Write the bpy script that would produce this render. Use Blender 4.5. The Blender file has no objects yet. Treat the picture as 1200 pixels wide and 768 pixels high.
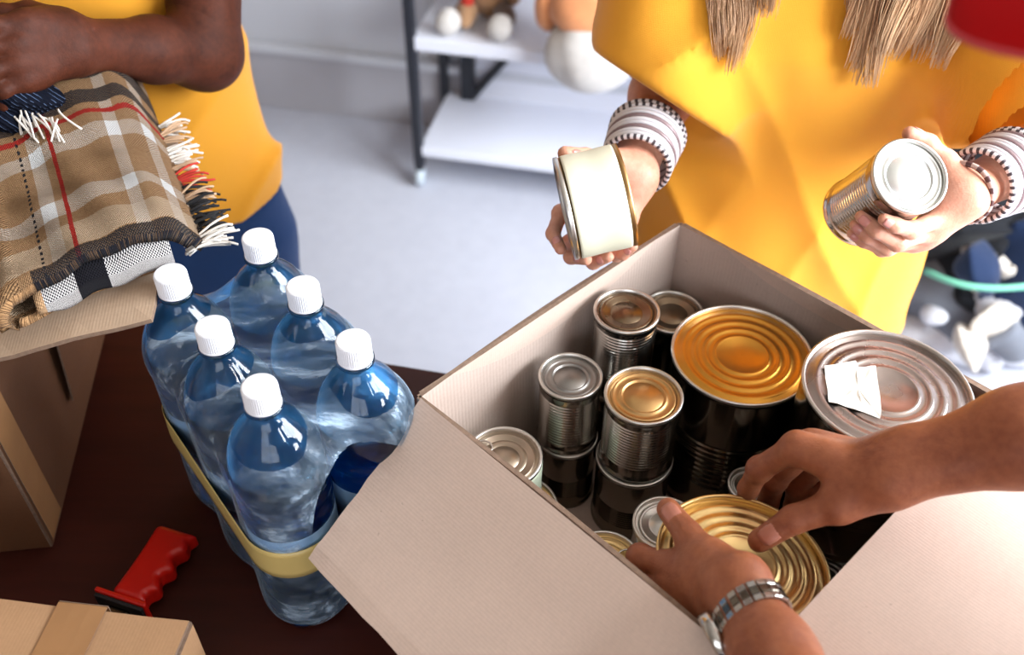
import bpy, bmesh, math, random
import numpy as np
from mathutils import Vector, Matrix
random.seed(7); rng = np.random.default_rng(7)
sc = bpy.context.scene
COL = sc.collection

# ------------------------------------------------------------------ camera
FPX, PITCH, ROLL, HC = 1167.0, math.radians(43.75), math.radians(0.38), 0.939     # table top is z = 0
cF = np.array([0, math.cos(PITCH), -math.sin(PITCH)]); cR = np.array([1., 0, 0]); cU = np.cross(cR, cF)
cR, cU = math.cos(ROLL)*cR + math.sin(ROLL)*cU, -math.sin(ROLL)*cR + math.cos(ROLL)*cU
CAM = np.array([0, 0, HC])
def at(x, y, d):                       # the point seen at pixel (x, y), d metres deep
    return CAM + (cF + cR*(x-600)/FPX - cU*(y-384)/FPX)*d
def atz(x, y, z):                      # the point seen at pixel (x, y) at height z
    r = cF + cR*(x-600)/FPX - cU*(y-384)/FPX
    return CAM + r*(z-HC)/r[2]
cam_d = bpy.data.cameras.new('camera'); cam = bpy.data.objects.new('camera', cam_d); COL.objects.link(cam)
cam_d.sensor_width = 36; cam_d.lens = FPX/1200*36; cam_d.clip_start = 0.02; cam_d.clip_end = 60
m = Matrix.Identity(4)
for i in range(3): m[i][0], m[i][1], m[i][2], m[i][3] = cR[i], cU[i], -cF[i], CAM[i]
cam.matrix_world = m
cam_d.dof.use_dof = True; cam_d.dof.focus_distance = 0.95; cam_d.dof.aperture_fstop = 3.4; cam_d.dof.aperture_blades = 9
sc.camera = cam

# ------------------------------------------------------------------ room frame, light, exposure
RA = math.radians(-12); ex = np.array([math.cos(RA), math.sin(RA), 0]); ey = np.array([-math.sin(RA), math.cos(RA), 0])
def RM(s, t, z): return ex*s + ey*t + np.array([0, 0, z])
FLOOR, CEIL = -0.75, 1.95
S0, S1, T0, T1 = -2.5, 2.0, -1.9, 2.57
world = bpy.data.worlds.new('world'); sc.world = world; world.use_nodes = True
world.node_tree.nodes['Background'].inputs[0].default_value = (0.80, 0.88, 1.0, 1)
world.node_tree.nodes['Background'].inputs[1].default_value = 0.6
def area(name, loc, target, sx, sy, power, col):
    l = bpy.data.lights.new(name, 'AREA'); l.shape = 'RECTANGLE'; l.size = sx; l.size_y = sy; l.energy = power; l.color = col
    o = bpy.data.objects.new(name, l); COL.objects.link(o); o.location = loc
    o.rotation_euler = (Vector(target)-Vector(loc)).to_track_quat('-Z', 'Y').to_euler()
    return o
area('window_daylight', RM(S1+0.12, 0.75, 1.02), RM(0, 0.75, 0.60), 2.5, 1.5, 330, (0.87, 0.935, 1.0))
area('added_fill_back', RM(0.5, T0-0.12, 1.05), RM(0.5, 0.5, 0.75), 2.2, 1.4, 34, (0.88, 0.93, 1.0))  # added fill light behind the camera, set in an unseen window
sc.view_settings.view_transform = 'Standard'; sc.view_settings.look = 'None'; sc.view_settings.gamma = 1.0
sc.view_settings.use_curve_mapping = False; sc.view_settings.exposure = 0.25
try:
    sc.cycles.caustics_refractive = False; sc.cycles.caustics_reflective = False; sc.cycles.sample_clamp_indirect = 6
    sc.cycles.use_denoising = True; sc.cycles.transparent_max_bounces = 16
except Exception: pass

# ------------------------------------------------------------------ materials
def lin(c):
    return tuple(((v/255)/12.92 if v <= 10 else (((v/255)+0.055)/1.055)**2.4) for v in c) + (1,)
class NT:
    def __init__(s, name):
        s.m = bpy.data.materials.new(name); s.m.use_nodes = True; s.t = s.m.node_tree; s.b = s.t.nodes['Principled BSDF']
        s.out = s.t.nodes['Material Output']
    def n(s, kind, **kw):
        o = s.t.nodes.new(kind)
        for k, v in kw.items(): setattr(o, k, v)
        return o
    def l(s, a, b): s.t.links.new(a, b)
    def math(s, op, a, b=None, c=None):
        o = s.n('ShaderNodeMath', operation=op)
        for i, v in enumerate((a, b, c)):
            if v is None: continue
            if hasattr(v, 'node'): s.l(v, o.inputs[i])
            else: o.inputs[i].default_value = v
        return o.outputs[0]
    def mix(s, f, a, b, blend='MIX'):
        o = s.n('ShaderNodeMix', data_type='RGBA', blend_type=blend)
        for i, v in ((0, f), (6, a), (7, b)):
            if hasattr(v, 'node'): s.l(v, o.inputs[i])
            else: o.inputs[i].default_value = v
        return o.outputs[2]
    def coord(s, which='Object', scale=None):
        c = s.n('ShaderNodeTexCoord').outputs[which]
        if scale is not None:
            mp = s.n('ShaderNodeMapping'); mp.inputs['Scale'].default_value = scale; s.l(c, mp.inputs[0]); c = mp.outputs[0]
        return c
    def noise(s, scale, vec=None, detail=3, rough=0.5):
        o = s.n('ShaderNodeTexNoise'); o.inputs['Scale'].default_value = scale; o.inputs['Detail'].default_value = detail
        o.inputs['Roughness'].default_value = rough
        s.l(vec if vec is not None else s.coord(), o.inputs['Vector']); return o.outputs['Fac']
    def wave(s, scale, vec, dist=0, direction='X'):
        o = s.n('ShaderNodeTexWave', bands_direction=direction); o.inputs['Scale'].default_value = scale
        o.inputs['Distortion'].default_value = dist; s.l(vec, o.inputs['Vector']); return o.outputs['Fac']
    def ramp(s, fac, stops):
        o = s.n('ShaderNodeValToRGB'); r = o.color_ramp
        while len(r.elements) < len(stops): r.elements.new(0.5)
        for e, (p, c) in zip(r.elements, stops): e.position = p; e.color = c
        s.l(fac, o.inputs[0]); return o.outputs[0]
    def bump(s, h, strength=0.2, dist=0.002):
        o = s.n('ShaderNodeBump'); o.inputs['Strength'].default_value = strength; o.inputs['Distance'].default_value = dist
        s.l(h, o.inputs['Height']); s.l(o.outputs[0], s.b.inputs['Normal'])
    def set(s, **kw):
        for k, v in kw.items():
            k = {'col': 'Base Color', 'rough': 'Roughness', 'metal': 'Metallic', 'ior': 'IOR', 'trans': 'Transmission Weight', 'coat': 'Coat Weight',
                 'sss': 'Subsurface Weight', 'sheen': 'Sheen Weight', 'spec': 'Specular IOR Level', 'alpha': 'Alpha'}[k]
            if hasattr(v, 'node'): s.l(v, s.b.inputs[k])
            else: s.b.inputs[k].default_value = v
        return s
def plain(name, rgb, rough=0.5, metal=0.0, var=0.08, scale=30, bump=0.0, bscale=200, **kw):
    t = NT(name); c = lin(rgb); d = tuple(v*(1-var*2) for v in c[:3]) + (1,)
    t.set(col=t.mix(t.noise(scale), d, c), rough=rough, metal=metal, **kw)
    if bump: t.bump(t.noise(bscale), bump, 0.001)
    return t.m
def cardboard(name, rgb, axis='X', lines=0.25, pitch=90, rough=0.8):
    t = NT(name); c = lin(rgb); o = t.coord('UV')
    n1 = t.noise(14, o); n2 = t.noise(240, o, 4)
    w = t.wave(pitch, o, 0.6, axis)
    f = t.math('ADD', t.math('MULTIPLY', n1, 0.55), t.math('MULTIPLY', n2, 0.45))
    col = t.mix(f, tuple(v*0.78 for v in c[:3]) + (1,), tuple(min(1, v*1.14) for v in c[:3]) + (1,))
    spot = t.math('GREATER_THAN', t.noise(140, o, 2), 0.745)
    col = t.mix(t.math('MULTIPLY', spot, 0.3), col, tuple(v*0.35 for v in c[:3]) + (1,))
    t.set(col=col, rough=rough, spec=0.25)
    t.bump(t.math('ADD', t.math('MULTIPLY', w, 1.0), t.math('MULTIPLY', n2, 0.8)), lines, 0.0015)
    return t.m
def skin(name, rgb, dark, rough=0.48, spec=0.4):
    t = NT(name); c = lin(rgb); d = lin(dark); o = t.coord()
    f = t.math('ADD', t.math('MULTIPLY', t.noise(28, o), 0.6), t.math('MULTIPLY', t.noise(160, o), 0.4))
    f = t.ramp(f, [(0.3, (0, 0, 0, 1)), (0.7, (1, 1, 1, 1))])
    t.set(col=t.mix(f, d, c), rough=rough, sss=0.12, spec=spec)
    t.b.inputs['Subsurface Radius'].default_value = (0.012, 0.005, 0.003)
    t.b.inputs['Subsurface Scale'].default_value = 0.35
    v = t.n('ShaderNodeTexVoronoi'); v.inputs['Scale'].default_value = 420; t.l(o, v.inputs['Vector'])
    t.bump(t.math('ADD', v.outputs['Distance'], t.noise(500, o)), 0.22, 0.0006)
    return t.m
def knit(name, rgb, var=0.12, scale=260, bump=0.25):
    t = NT(name); c = lin(rgb); o = t.coord()
    w = t.math('MULTIPLY', t.wave(scale, o, 1.0, 'X'), t.wave(scale, o, 1.0, 'Z'))
    t.set(col=t.mix(t.noise(9, o), tuple(v*(1-var) for v in c[:3]) + (1,), c), rough=0.85, sheen=0.15, spec=0.2)
    t.bump(t.math('ADD', w, t.noise(12, o)), bump, 0.001)
    return t.m
def metal(name, rgb, rough, streak=0.1, rb=None):
    t = NT(name); c = lin(rgb); o = t.coord()
    n = t.noise(60, o, 4)
    t.set(col=t.mix(n, tuple(v*(1-streak*3) for v in c[:3]) + (1,), c), metal=1.0,
          rough=t.math('ADD', t.math('MULTIPLY', t.noise(25, o), 0.16), rough-0.05))
    return t.m
M = {}
M['floor'] = None
def mk_floor():
    t = NT('floor_paint'); o = t.coord()
    n = t.math('ADD', t.math('MULTIPLY', t.noise(1.6, o, 5), 0.6), t.math('MULTIPLY', t.noise(30, o), 0.4))
    t.set(col=t.mix(n, lin((172, 174, 186)), lin((206, 208, 218))), rough=0.42, spec=0.35); t.bump(t.noise(60, o), 0.05, 0.002); return t.m
M['floor'] = mk_floor()
M['wall'] = plain('wall_paint', (203, 205, 212), 0.7, var=0.03, scale=3)
M['plinth'] = plain('grey_plinth_paint', (178, 176, 182), 0.6, var=0.04, scale=5)
M['wall_warm'] = plain('beige_wall_paint', (150, 136, 122), 0.8, var=0.04, scale=3)
M['ceil'] = plain('ceiling_paint', (170, 160, 148), 0.8, var=0.02, scale=3)
def mk_table():
    t = NT('dark_red_wood'); o = t.coord('Object', (1, 8, 1))
    f = t.noise(7, o, 6, 0.6)
    t.set(col=t.mix(f, lin((44, 15, 9)), lin((74, 28, 18))), rough=0.5, spec=0.3); t.bump(t.noise(20, o), 0.06, 0.001); return t.m
M['table'] = mk_table()
M['card_main'] = cardboard('cardboard_greyish', (204, 180, 165), 'X', 0.05, 105)
M['card_in'] = cardboard('cardboard_inner_face', (190, 170, 158), 'X', 0.14, 70)
M['card_edge'] = plain('cardboard_cut_edge', (150, 122, 102), 0.9, var=0.3, scale=220, bump=0.5)
M['card_brown_shaded'] = cardboard('cardboard_brown_shaded', (104, 69, 46), 'X', 0.06, 100)  # brown darkened: shade on the box sides is put into the colour
M['card_tan'] = cardboard('cardboard_tan', (178, 138, 102), 'X', 0.04, 100)
M['card_flap'] = cardboard('cardboard_beige_flap', (196, 168, 142), 'X', 0.06, 100)
M['tape'] = plain('packing_tape_brown', (170, 124, 82), 0.25, var=0.12, scale=25, bump=0.4, bscale=40)
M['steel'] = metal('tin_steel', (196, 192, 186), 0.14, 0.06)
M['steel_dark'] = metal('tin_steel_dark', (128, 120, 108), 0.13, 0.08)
M['lid_silver'] = metal('lid_silver', (214, 210, 204), 0.30, 0.05)
M['lid_grey'] = metal('lid_grey', (150, 146, 142), 0.34, 0.06)
M['lid_gold'] = metal('lid_gold_lacquer', (204, 146, 62), 0.30, 0.05)
M['lid_gold2'] = metal('lid_pale_gold', (226, 194, 134), 0.27, 0.05)
M['lid_tan'] = metal('lid_tan_lacquer', (196, 156, 104), 0.33, 0.05)
M['lid_brown'] = metal('lid_brownish_lacquer', (128, 110, 90), 0.26, 0.06)
M['paper_cream'] = plain('cream_paper', (238, 234, 208), 0.55, var=0.05, scale=18, bump=0.35, bscale=14)
M['paper_green'] = plain('pale_green_paper', (206, 216, 190), 0.6, var=0.08, scale=30, bump=0.3, bscale=40)
M['paper_white'] = plain('white_torn_paper', (240, 236, 226), 0.7, var=0.04, scale=30, bump=0.5, bscale=60)
M['lid_mauve'] = metal('lid_mauve_silver', (172, 158, 152), 0.24, 0.06)
M['lid_beige'] = metal('lid_beige_grey', (168, 152, 134), 0.32, 0.06)
M['lid_white'] = metal('white_lid_enamel', (226, 230, 226), 0.35, 0.02)
M['capwhite'] = plain('white_plastic', (240, 240, 246), 0.4, var=0.02)
M['red'] = plain('red_plastic', (214, 26, 14), 0.32, var=0.05)
M['redcap'] = plain('red_cloth', (176, 2, 6), 0.85, var=0.05, spec=0.1)
M['redpale'] = plain('pale_red_piping', (196, 60, 66), 0.8, var=0.05)
M['black'] = plain('black_metal', (34, 36, 44), 0.45)
M['rubber'] = plain('dark_rubber', (26, 24, 26), 0.6)
M['shelf_white'] = plain('white_shelf_board', (226, 228, 238), 0.4, var=0.02, scale=5)
M['wheel'] = plain('pale_plastic_wheel', (190, 200, 208), 0.25)
M['skin_man'] = skin('skin_tan', (168, 103, 70), (130, 72, 48))
M['skin_woman'] = skin('skin_fair', (226, 170, 144), (206, 138, 112))
M['skin_dark'] = skin('skin_deep', (82, 40, 24), (52, 23, 13), 0.6, 0.15)
M['nail_man'] = plain('nail_tan', (180, 116, 96), 0.35, var=0.03)
M['nail_woman'] = plain('nail_pink', (222, 152, 142), 0.25, var=0.03)
M['nail_dark'] = plain('nail_deep', (130, 84, 70), 0.3, var=0.03)
M['shirt'] = knit('yellow_jersey', (234, 161, 46), 0.10, 230, 0.35)
M['denim'] = knit('blue_denim', (26, 62, 112), 0.4, 320, 0.4)
M['denim_dark'] = knit('dark_denim', (30, 34, 48), 0.4, 320, 0.4)
M['shoe'] = plain('shoe_leather', (40, 36, 36), 0.5)
M['shirt_man'] = knit('red_jersey', (150, 30, 30), 0.15)
M['eye'] = plain('eye_white', (230, 226, 220), 0.2)
M['lip'] = plain('lip', (176, 92, 86), 0.4)
def mk_hair(name, stops):
    t = NT(name); a = t.n('ShaderNodeAttribute', attribute_name='tone')
    t.set(col=t.ramp(a.outputs['Fac'], [(p, lin(c)) for p, c in stops]), rough=0.42, spec=0.4); return t.m
M['hair_blond'] = mk_hair('hair_brown_to_blond', [(0.0, (66, 42, 30)), (0.4, (128, 90, 62)), (0.75, (190, 150, 112)), (1.0, (226, 196, 160))])
M['hair_black'] = mk_hair('hair_black', [(0.0, (14, 11, 11)), (1.0, (34, 26, 24))])
M['yarn_black'] = plain('black_yarn', (22, 20, 22), 0.9, bump=0.5, bscale=900)
M['yarn_white'] = plain('white_yarn', (232, 224, 214), 0.9, bump=0.5, bscale=900)
M['yarn_red'] = plain('red_yarn', (190, 50, 36), 0.9, bump=0.5, bscale=900)
M['yarn_tan'] = plain('tan_yarn', (190, 156, 124), 0.9, bump=0.5, bscale=900)

# ------------------------------------------------------------------ object helpers
def tag(o, label=None, cat=None, group=None, kind=None):
    if label: o['label'] = label
    if cat: o['category'] = cat
    if group: o['group'] = group
    if kind: o['kind'] = kind
    return o
def thing(name, loc=(0, 0, 0), label=None, cat=None, group=None, rot=None):
    o = bpy.data.objects.new(name, None); COL.objects.link(o); o.location = loc
    o.empty_display_size = 0.05
    if rot is not None: o.matrix_world = Matrix.Translation(Vector(loc)) @ rot.to_4x4()
    return tag(o, label, cat, group)
def link(name, me, mat, parent=None, smooth=True):
    if mat is not None:
        for x in (mat if isinstance(mat, (list, tuple)) else [mat]): me.materials.append(x)
    if smooth: me.polygons.foreach_set('use_smooth', [True]*len(me.polygons))
    o = bpy.data.objects.new(name, me); COL.objects.link(o)
    if parent is not None: o.parent = parent
    return o
def pyd(name, v, f, mat, parent=None, smooth=True, uv=None, mi=None):
    me = bpy.data.meshes.new(name)
    v = [tuple(map(float, p)) for p in v]
    me.from_pydata(v, [], [tuple(map(int, q)) for q in f])
    if uv is not None:
        ul = me.uv_layers.new(name='UVMap'); li = np.zeros(len(me.loops), dtype=np.int32); me.loops.foreach_get('vertex_index', li)
        ul.data.foreach_set('uv', np.asarray(uv, dtype=np.float32)[li].ravel())
    o = link(name, me, mat, parent, smooth)
    if mi is not None: me.polygons.foreach_set('material_index', np.asarray(mi, dtype=np.int32))
    me.update(); return o
def inv_local(parent, pts):            # world points -> the parent's space
    q = parent.matrix_world.inverted(); return [tuple(q @ Vector(p)) for p in pts]
def lathe(prof, n=48, flip=False):
    v, f = [], []
    for r, z in prof:
        for k in range(n):
            a = 2*math.pi*k/n; v.append((r*math.cos(a), r*math.sin(a), z))
    for i in range(len(prof)-1):
        for k in range(n):
            a, b = i*n+k, i*n+(k+1) % n; c, d = b+n, a+n
            f.append((a, b, c, d) if not flip else (d, c, b, a))
    return v, f
def cap_ring(v, f, start, n, up=True):
    f.append(tuple(range(start, start+n)) if up else tuple(range(start+n-1, start-1, -1)))
def boxv(lo, hi):
    (a, b, c), (d, e, g) = lo, hi
    v = [(a,b,c),(d,b,c),(d,e,c),(a,e,c),(a,b,g),(d,b,g),(d,e,g),(a,e,g)]
    return v, [(0,3,2,1),(4,5,6,7),(0,1,5,4),(1,2,6,5),(2,3,7,6),(3,0,4,7)]
def obox(name, o, ax, ay, az, mat, parent=None, bevel=0.0):     # box from corner o and three edge vectors
    o, ax, ay, az = (np.asarray(q, float) for q in (o, ax, ay, az))
    v, f = boxv((0, 0, 0), (1, 1, 1))
    v = [o + ax*p[0] + ay*p[1] + az*p[2] for p in v]
    if np.dot(np.cross(ax, ay), az) < 0: f = [q[::-1] for q in f]
    if parent is not None: v = inv_local(parent, v)
    ob = pyd(name, v, f, mat, parent, smooth=False)
    if bevel:
        md = ob.modifiers.new('bevel', 'BEVEL'); md.width = bevel; md.segments = 2
    return ob
def tube(points, radii, sides=8, closed=False, caps=True):
    P = np.asarray(points, float); n = len(P)
    if np.isscalar(radii): radii = [radii]*n
    T = np.gradient(P, axis=0) if not closed else (np.roll(P, -1, 0)-np.roll(P, 1, 0))
    T /= np.linalg.norm(T, axis=1)[:, None] + 1e-12
    up = np.array([0, 0, 1.]) if abs(T[0][2]) < 0.9 else np.array([1., 0, 0])
    v, f = [], []
    for i in range(n):
        a = np.cross(T[i], up); a /= np.linalg.norm(a)+1e-12; b = np.cross(a, T[i])
        up = b
        for k in range(sides):
            w = 2*math.pi*k/sides; v.append(P[i] + radii[i]*(a*math.cos(w) + b*math.sin(w)))
    m_ = n if closed else n-1
    for i in range(m_):
        j = (i+1) % n
        for k in range(sides):
            l = (k+1) % sides; f.append((i*sides+k, j*sides+k, j*sides+l, i*sides+l))
    if caps and not closed:
        f.append(tuple(range(sides))); f.append(tuple(reversed(range((n-1)*sides, n*sides))))
    return v, f
def join(parts):
    V, Fc = [], []
    for v, f in parts:
        o = len(V); V += list(v); Fc += [tuple(i+o for i in q) for q in f]
    return V, Fc
def bez(p, n=12):
    p = [np.asarray(q, float) for q in p]; out = []
    for t in np.linspace(0, 1, n):
        q = p
        while len(q) > 1: q = [a*(1-t)+b*t for a, b in zip(q, q[1:])]
        out.append(q[0])
    return np.array(out)

# ------------------------------------------------------------------ implicit surfaces for bodies and cloth
def surfnets(fn, lo, hi, h):
    lo = np.asarray(lo, float); hi = np.asarray(hi, float)
    n = np.maximum(np.ceil((hi-lo)/h).astype(int)+1, 3)
    xs, ys, zs = (lo[i]+h*np.arange(n[i]) for i in range(3))
    V = np.empty(n, np.float32)
    Y, Z = np.meshgrid(ys, zs, indexing='ij'); yz = np.stack([Y.ravel(), Z.ravel()], 1).astype(np.float32)
    step = max(1, int(400000/len(yz)))
    for i in range(0, n[0], step):
        xx = xs[i:i+step]
        P = np.empty((len(xx), len(yz), 3), np.float32); P[..., 0] = xx[:, None]; P[..., 1:] = yz[None]
        V[i:i+step] = fn(P.reshape(-1, 3)).reshape(len(xx), n[1], n[2])
    S = V < 0
    c = [(a, b, d) for a in (0, 1) for b in (0, 1) for d in (0, 1)]
    sl = lambda A, o: A[o[0]:A.shape[0]-1+o[0], o[1]:A.shape[1]-1+o[1], o[2]:A.shape[2]-1+o[2]]
    cnt = sum(sl(S, o).astype(np.int8) for o in c); mixed = (cnt > 0) & (cnt < 8)
    idx = np.full(mixed.shape, -1, np.int64); I = np.argwhere(mixed); idx[mixed] = np.arange(len(I))
    acc = np.zeros((len(I), 3)); num = np.zeros(len(I))
    for o in c:
        for ax in range(3):
            if o[ax]: continue
            o2 = list(o); o2[ax] = 1
            a = V[I[:, 0]+o[0], I[:, 1]+o[1], I[:, 2]+o[2]]; b = V[I[:, 0]+o2[0], I[:, 1]+o2[1], I[:, 2]+o2[2]]
            k = (a < 0) != (b < 0); t = np.where(k, a/(a-b+1e-20), 0)
            p = np.tile(np.array(o, float), (len(I), 1)); p[:, ax] = t
            acc[k] += p[k]; num += k
    verts = lo + h*(I + acc/num[:, None])
    Q = []
    for ax in range(3):
        u, w = [(1, 2), (2, 0), (0, 1)][ax]
        A = np.moveaxis(S, ax, 0); ch = A[:-1] != A[1:]
        E_ = np.argwhere(np.moveaxis(ch, 0, ax))
        k = (E_[:, u] > 0) & (E_[:, w] > 0) & (E_[:, u] < n[u]-1) & (E_[:, w] < n[w]-1); E_ = E_[k]
        ins = S[E_[:, 0], E_[:, 1], E_[:, 2]]
        def cell(du, dw):
            q = E_.copy(); q[:, u] += du; q[:, w] += dw; return idx[q[:, 0], q[:, 1], q[:, 2]]
        q = np.stack([cell(-1, -1), cell(0, -1), cell(0, 0), cell(-1, 0)], 1)
        q[~ins] = q[~ins][:, ::-1]; Q.append(q)
    return verts, np.concatenate(Q)
def nrm(v): v = np.asarray(v, float); return v/(np.linalg.norm(v)+1e-12)
def rc(P, a, b, ra, rb, fn=None, fk=1.0):       # tapered capsule, flattened by fk along fn
    a = np.asarray(a, np.float32); b = np.asarray(b, np.float32); ab = b-a
    t = np.clip(((P-a)@ab)/(ab@ab+1e-12), 0, 1); q = P-a-t[:, None]*ab
    if fn is not None:
        fn = np.asarray(fn, np.float32); c = q@fn; q = q+fn[None]*(c*(1/fk-1))[:, None]
    return np.linalg.norm(q, axis=1)-(ra+(rb-ra)*t)
def ell(P, c, r):
    q = (P-np.asarray(c, np.float32))/np.asarray(r, np.float32); k = np.linalg.norm(q, axis=1)
    return (k-1)*min(r)
def smin(a, b, k):
    h = np.maximum(k-np.abs(a-b), 0)/k; return np.minimum(a, b)-h*h*k*0.25
def smax(a, b, k): return -smin(-a, -b, k)
def bounds(pts, pad):
    p = np.array(pts); return p.min(0)-pad, p.max(0)+pad
def sinfield(P, seed, freq, amp, stretch=(1, 1, 1)):
    r = np.random.default_rng(seed); out = np.zeros(len(P), np.float32)
    for k in range(6):
        d = r.normal(size=3)*np.asarray(stretch); d = d/np.linalg.norm(d)*freq*r.uniform(0.6, 1.5)
        out += np.sin(P@d.astype(np.float32)+r.uniform(0, 6.28)).astype(np.float32)
    return out*amp/3
def catmat(meshes):
    V, Q = [], []; o = 0
    for v, q in meshes: V.append(v); Q.append(q+o); o += len(v)
    return np.concatenate(V), np.concatenate(Q)

# ------------------------------------------------------------------ the setting
def struct(o): o['kind'] = 'structure'; return o
def slab(name, s0, s1, t0, t1, z0, z1, mat, parent=None, bevel=0):
    return obox(name, RM(s0, t0, z0), ex*(s1-s0), ey*(t1-t0), (0, 0, z1-z0), mat, parent, bevel)
struct(slab('floor', S0-.1, S1+.1, T0-.1, T1+.1, FLOOR-.1, FLOOR, M['floor']))
struct(slab('ceiling', S0-.1, S1+.1, T0-.1, T1+.1, CEIL, CEIL+.1, M['ceil']))
struct(slab('wall_back', S0-.1, S1+.1, T1, T1+.1, FLOOR, CEIL, M['wall']))
struct(slab('wall_left', S0-.1, S0, T0, T1, FLOOR, CEIL, M['wall_warm']))
def holed(name, fixed, lo, hi, a0, a1, z0, z1, b0, b1):       # wall with an opening: along t (fixed s) or along s (fixed t)
    parts = []
    for (u0, u1, w0, w1) in ((a0, lo, z0, z1), (hi, a1, z0, z1), (lo, hi, z0, b0), (lo, hi, b1, z1)):
        v, f = boxv((0, 0, 0), (1, 1, 1))
        if fixed[0] == 's': v = [RM(fixed[1]+p[0]*.1, u0+(u1-u0)*p[1], w0+(w1-w0)*p[2]) for p in v]
        else: v = [RM(u0+(u1-u0)*p[0], fixed[1]-.1+p[1]*.1, w0+(w1-w0)*p[2]) for p in v]
        parts.append((v, f))
    V, Fc = join(parts); return struct(pyd(name, V, Fc, M['wall_warm'], None, False))
holed('wall_right', ('s', S1), -0.5, 2.0, T0-.1, T1+.1, FLOOR, CEIL, 0.27, 1.77)
holed('wall_front', ('t', T0), -0.6, 1.6, S0-.1, S1+.1, FLOOR, CEIL, 0.35, 1.75)  # opening for the added fill window
struct(slab('baseboard_back', S0, S1, T1-.016, T1, FLOOR, FLOOR+.195, M['plinth'], None, .002))
struct(slab('trim_1', S0, S1, T1-.03, T1, FLOOR+.195, FLOOR+.222, M['wall'], None, .004))
def pane_mat():
    t = NT('window_glass'); tr = t.n('ShaderNodeBsdfTransparent'); gl = t.n('ShaderNodeBsdfGlossy'); gl.inputs['Roughness'].default_value = 0.02
    mx = t.n('ShaderNodeMixShader'); mx.inputs[0].default_value = 0.06; t.l(tr.outputs[0], mx.inputs[1]); t.l(gl.outputs[0], mx.inputs[2])
    t.l(mx.outputs[0], t.out.inputs[0]); return t.m
M['pane'] = pane_mat()
def window(name, kind, fixed, lo, hi, b0, b1):
    P = (lambda a, d, z: RM(fixed+.05+d, a, z)) if kind == 's' else (lambda a, d, z: RM(a, fixed-.05-d, z))
    w = thing(name, P((lo+hi)/2, 0, b0)); w['kind'] = 'structure'; bpy.context.view_layer.update()
    mid = (lo+hi)/2
    def bar(nm, a0, a1, z0, z1):
        obox(nm, P(a0, -.025, z0), P(a1, -.025, z0)-P(a0, -.025, z0), P(a0, .025, z0)-P(a0, -.025, z0), (0, 0, z1-z0), M['capwhite'], w)
    bar('frame', lo, hi, b0, b0+.05); bar('frame', lo, hi, b1-.05, b1); bar('frame', lo, lo+.05, b0, b1); bar('frame', hi-.05, hi, b0, b1)
    bar('mullion', mid-.03, mid+.03, b0, b1)
    for a0, a1 in ((lo+.05, mid-.03), (mid+.03, hi-.05)):
        obox('pane', P(a0, -.003, b0+.05), P(a1, 0, 0)-P(a0, 0, 0), P(0, .006, 0)-P(0, 0, 0), (0, 0, b1-b0-.1), M['pane'], w)
window('window_1', 's', S1, -0.5, 2.0, 0.27, 1.77)
window('window_added_fill', 't', T0, -0.6, 1.6, 0.35, 1.75)  # unseen window, added to let the fill in from behind the camera

# ------------------------------------------------------------------ table
TE = np.array([-0.121, 0.903, 0])                # a point of the far edge
tS, tT = TE@ex, TE@ey
tb = thing('work_table', RM(tS-.4, tT-.5, FLOOR), 'dark reddish brown table under the boxes and the water bottles', 'table'); bpy.context.view_layer.update()
TS0, TS1, TT0 = tS-1.15, tS+0.62, tT-0.95
slab('table_top', TS0, TS1, TT0, tT, -.03, 0, M['table'], tb, .003)
for s_, t_ in ((TS0+.04, TT0+.04), (TS1-.10, TT0+.04), (TS0+.04, tT-.10), (TS1-.10, tT-.10)):
    slab('leg', s_, s_+.06, t_, t_+.06, FLOOR, -.03, M['table'], tb, .003)
slab('apron', TS0+.05, TS1-.05, tT-.075, tT-.055, -.11, -.03, M['table'], tb)
slab('apron', TS0+.05, TS1-.05, TT0+.055, TT0+.075, -.11, -.03, M['table'], tb)
# ------------------------------------------------------------------ cardboard panels
BT = 0.0045
def panel(name, c00, c10, c01, c11, thick, mat, parent, nu=10, nv=8, bow=None, seed=0, edge=None, swap=False, rough_edge=0.0):
    """a board between four corners (bilinear), with real thickness along its normal; bow(u, v) -> offset along the normal"""
    c00, c10, c01, c11 = (np.asarray(q, float) for q in (c00, c10, c01, c11))
    n = nrm(np.cross(c10-c00, c01-c00)); r = random.Random(seed)
    lu, lv = np.linalg.norm(c10-c00), np.linalg.norm(c01-c00)
    top, bot, uv = [], [], []
    for j in range(nv+1):
        for i in range(nu+1):
            u, v = i/nu, j/nv
            p = c00*(1-u)*(1-v)+c10*u*(1-v)+c01*(1-u)*v+c11*u*v
            if rough_edge and (i in (0, nu) or j == nv): p = p+np.array([r.uniform(-1, 1)*rough_edge for _ in range(3)])
            o = n*(bow(u, v) if bow else 0)
            top.append(p+o+n*thick/2); bot.append(p+o-n*thick/2); uv.append((v*lv, u*lu) if swap else (u*lu, v*lv))
    N = len(top); w = nu+1; f, mi = [], []
    for j in range(nv):
        for i in range(nu):
            a = j*w+i; f.append((a, a+1, a+w+1, a+w)); mi.append(0); f.append((a+N+w, a+N+w+1, a+N+1, a+N)); mi.append(0)
    ring = [i for i in range(nu+1)]+[j*w+nu for j in range(1, nv+1)]+[nv*w+i for i in range(nu-1, -1, -1)]+[j*w for j in range(nv-1, 0, -1)]
    for k in range(len(ring)):
        a, b = ring[k], ring[(k+1) % len(ring)]; f.append((b, a, a+N, b+N)); mi.append(1)
    V = top+bot
    if parent is not None: V = inv_local(parent, V)
    o = pyd(name, V, f, [mat, edge or M['card_edge']], parent, smooth=False, uv=uv+uv, mi=mi)
    return o
P1, P2, P3, P4 = (np.array(q) for q in ((.191, .904, .24), (-.088, .635, .24), (.461, .640, .24), (.180, .363, .24)))
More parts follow.
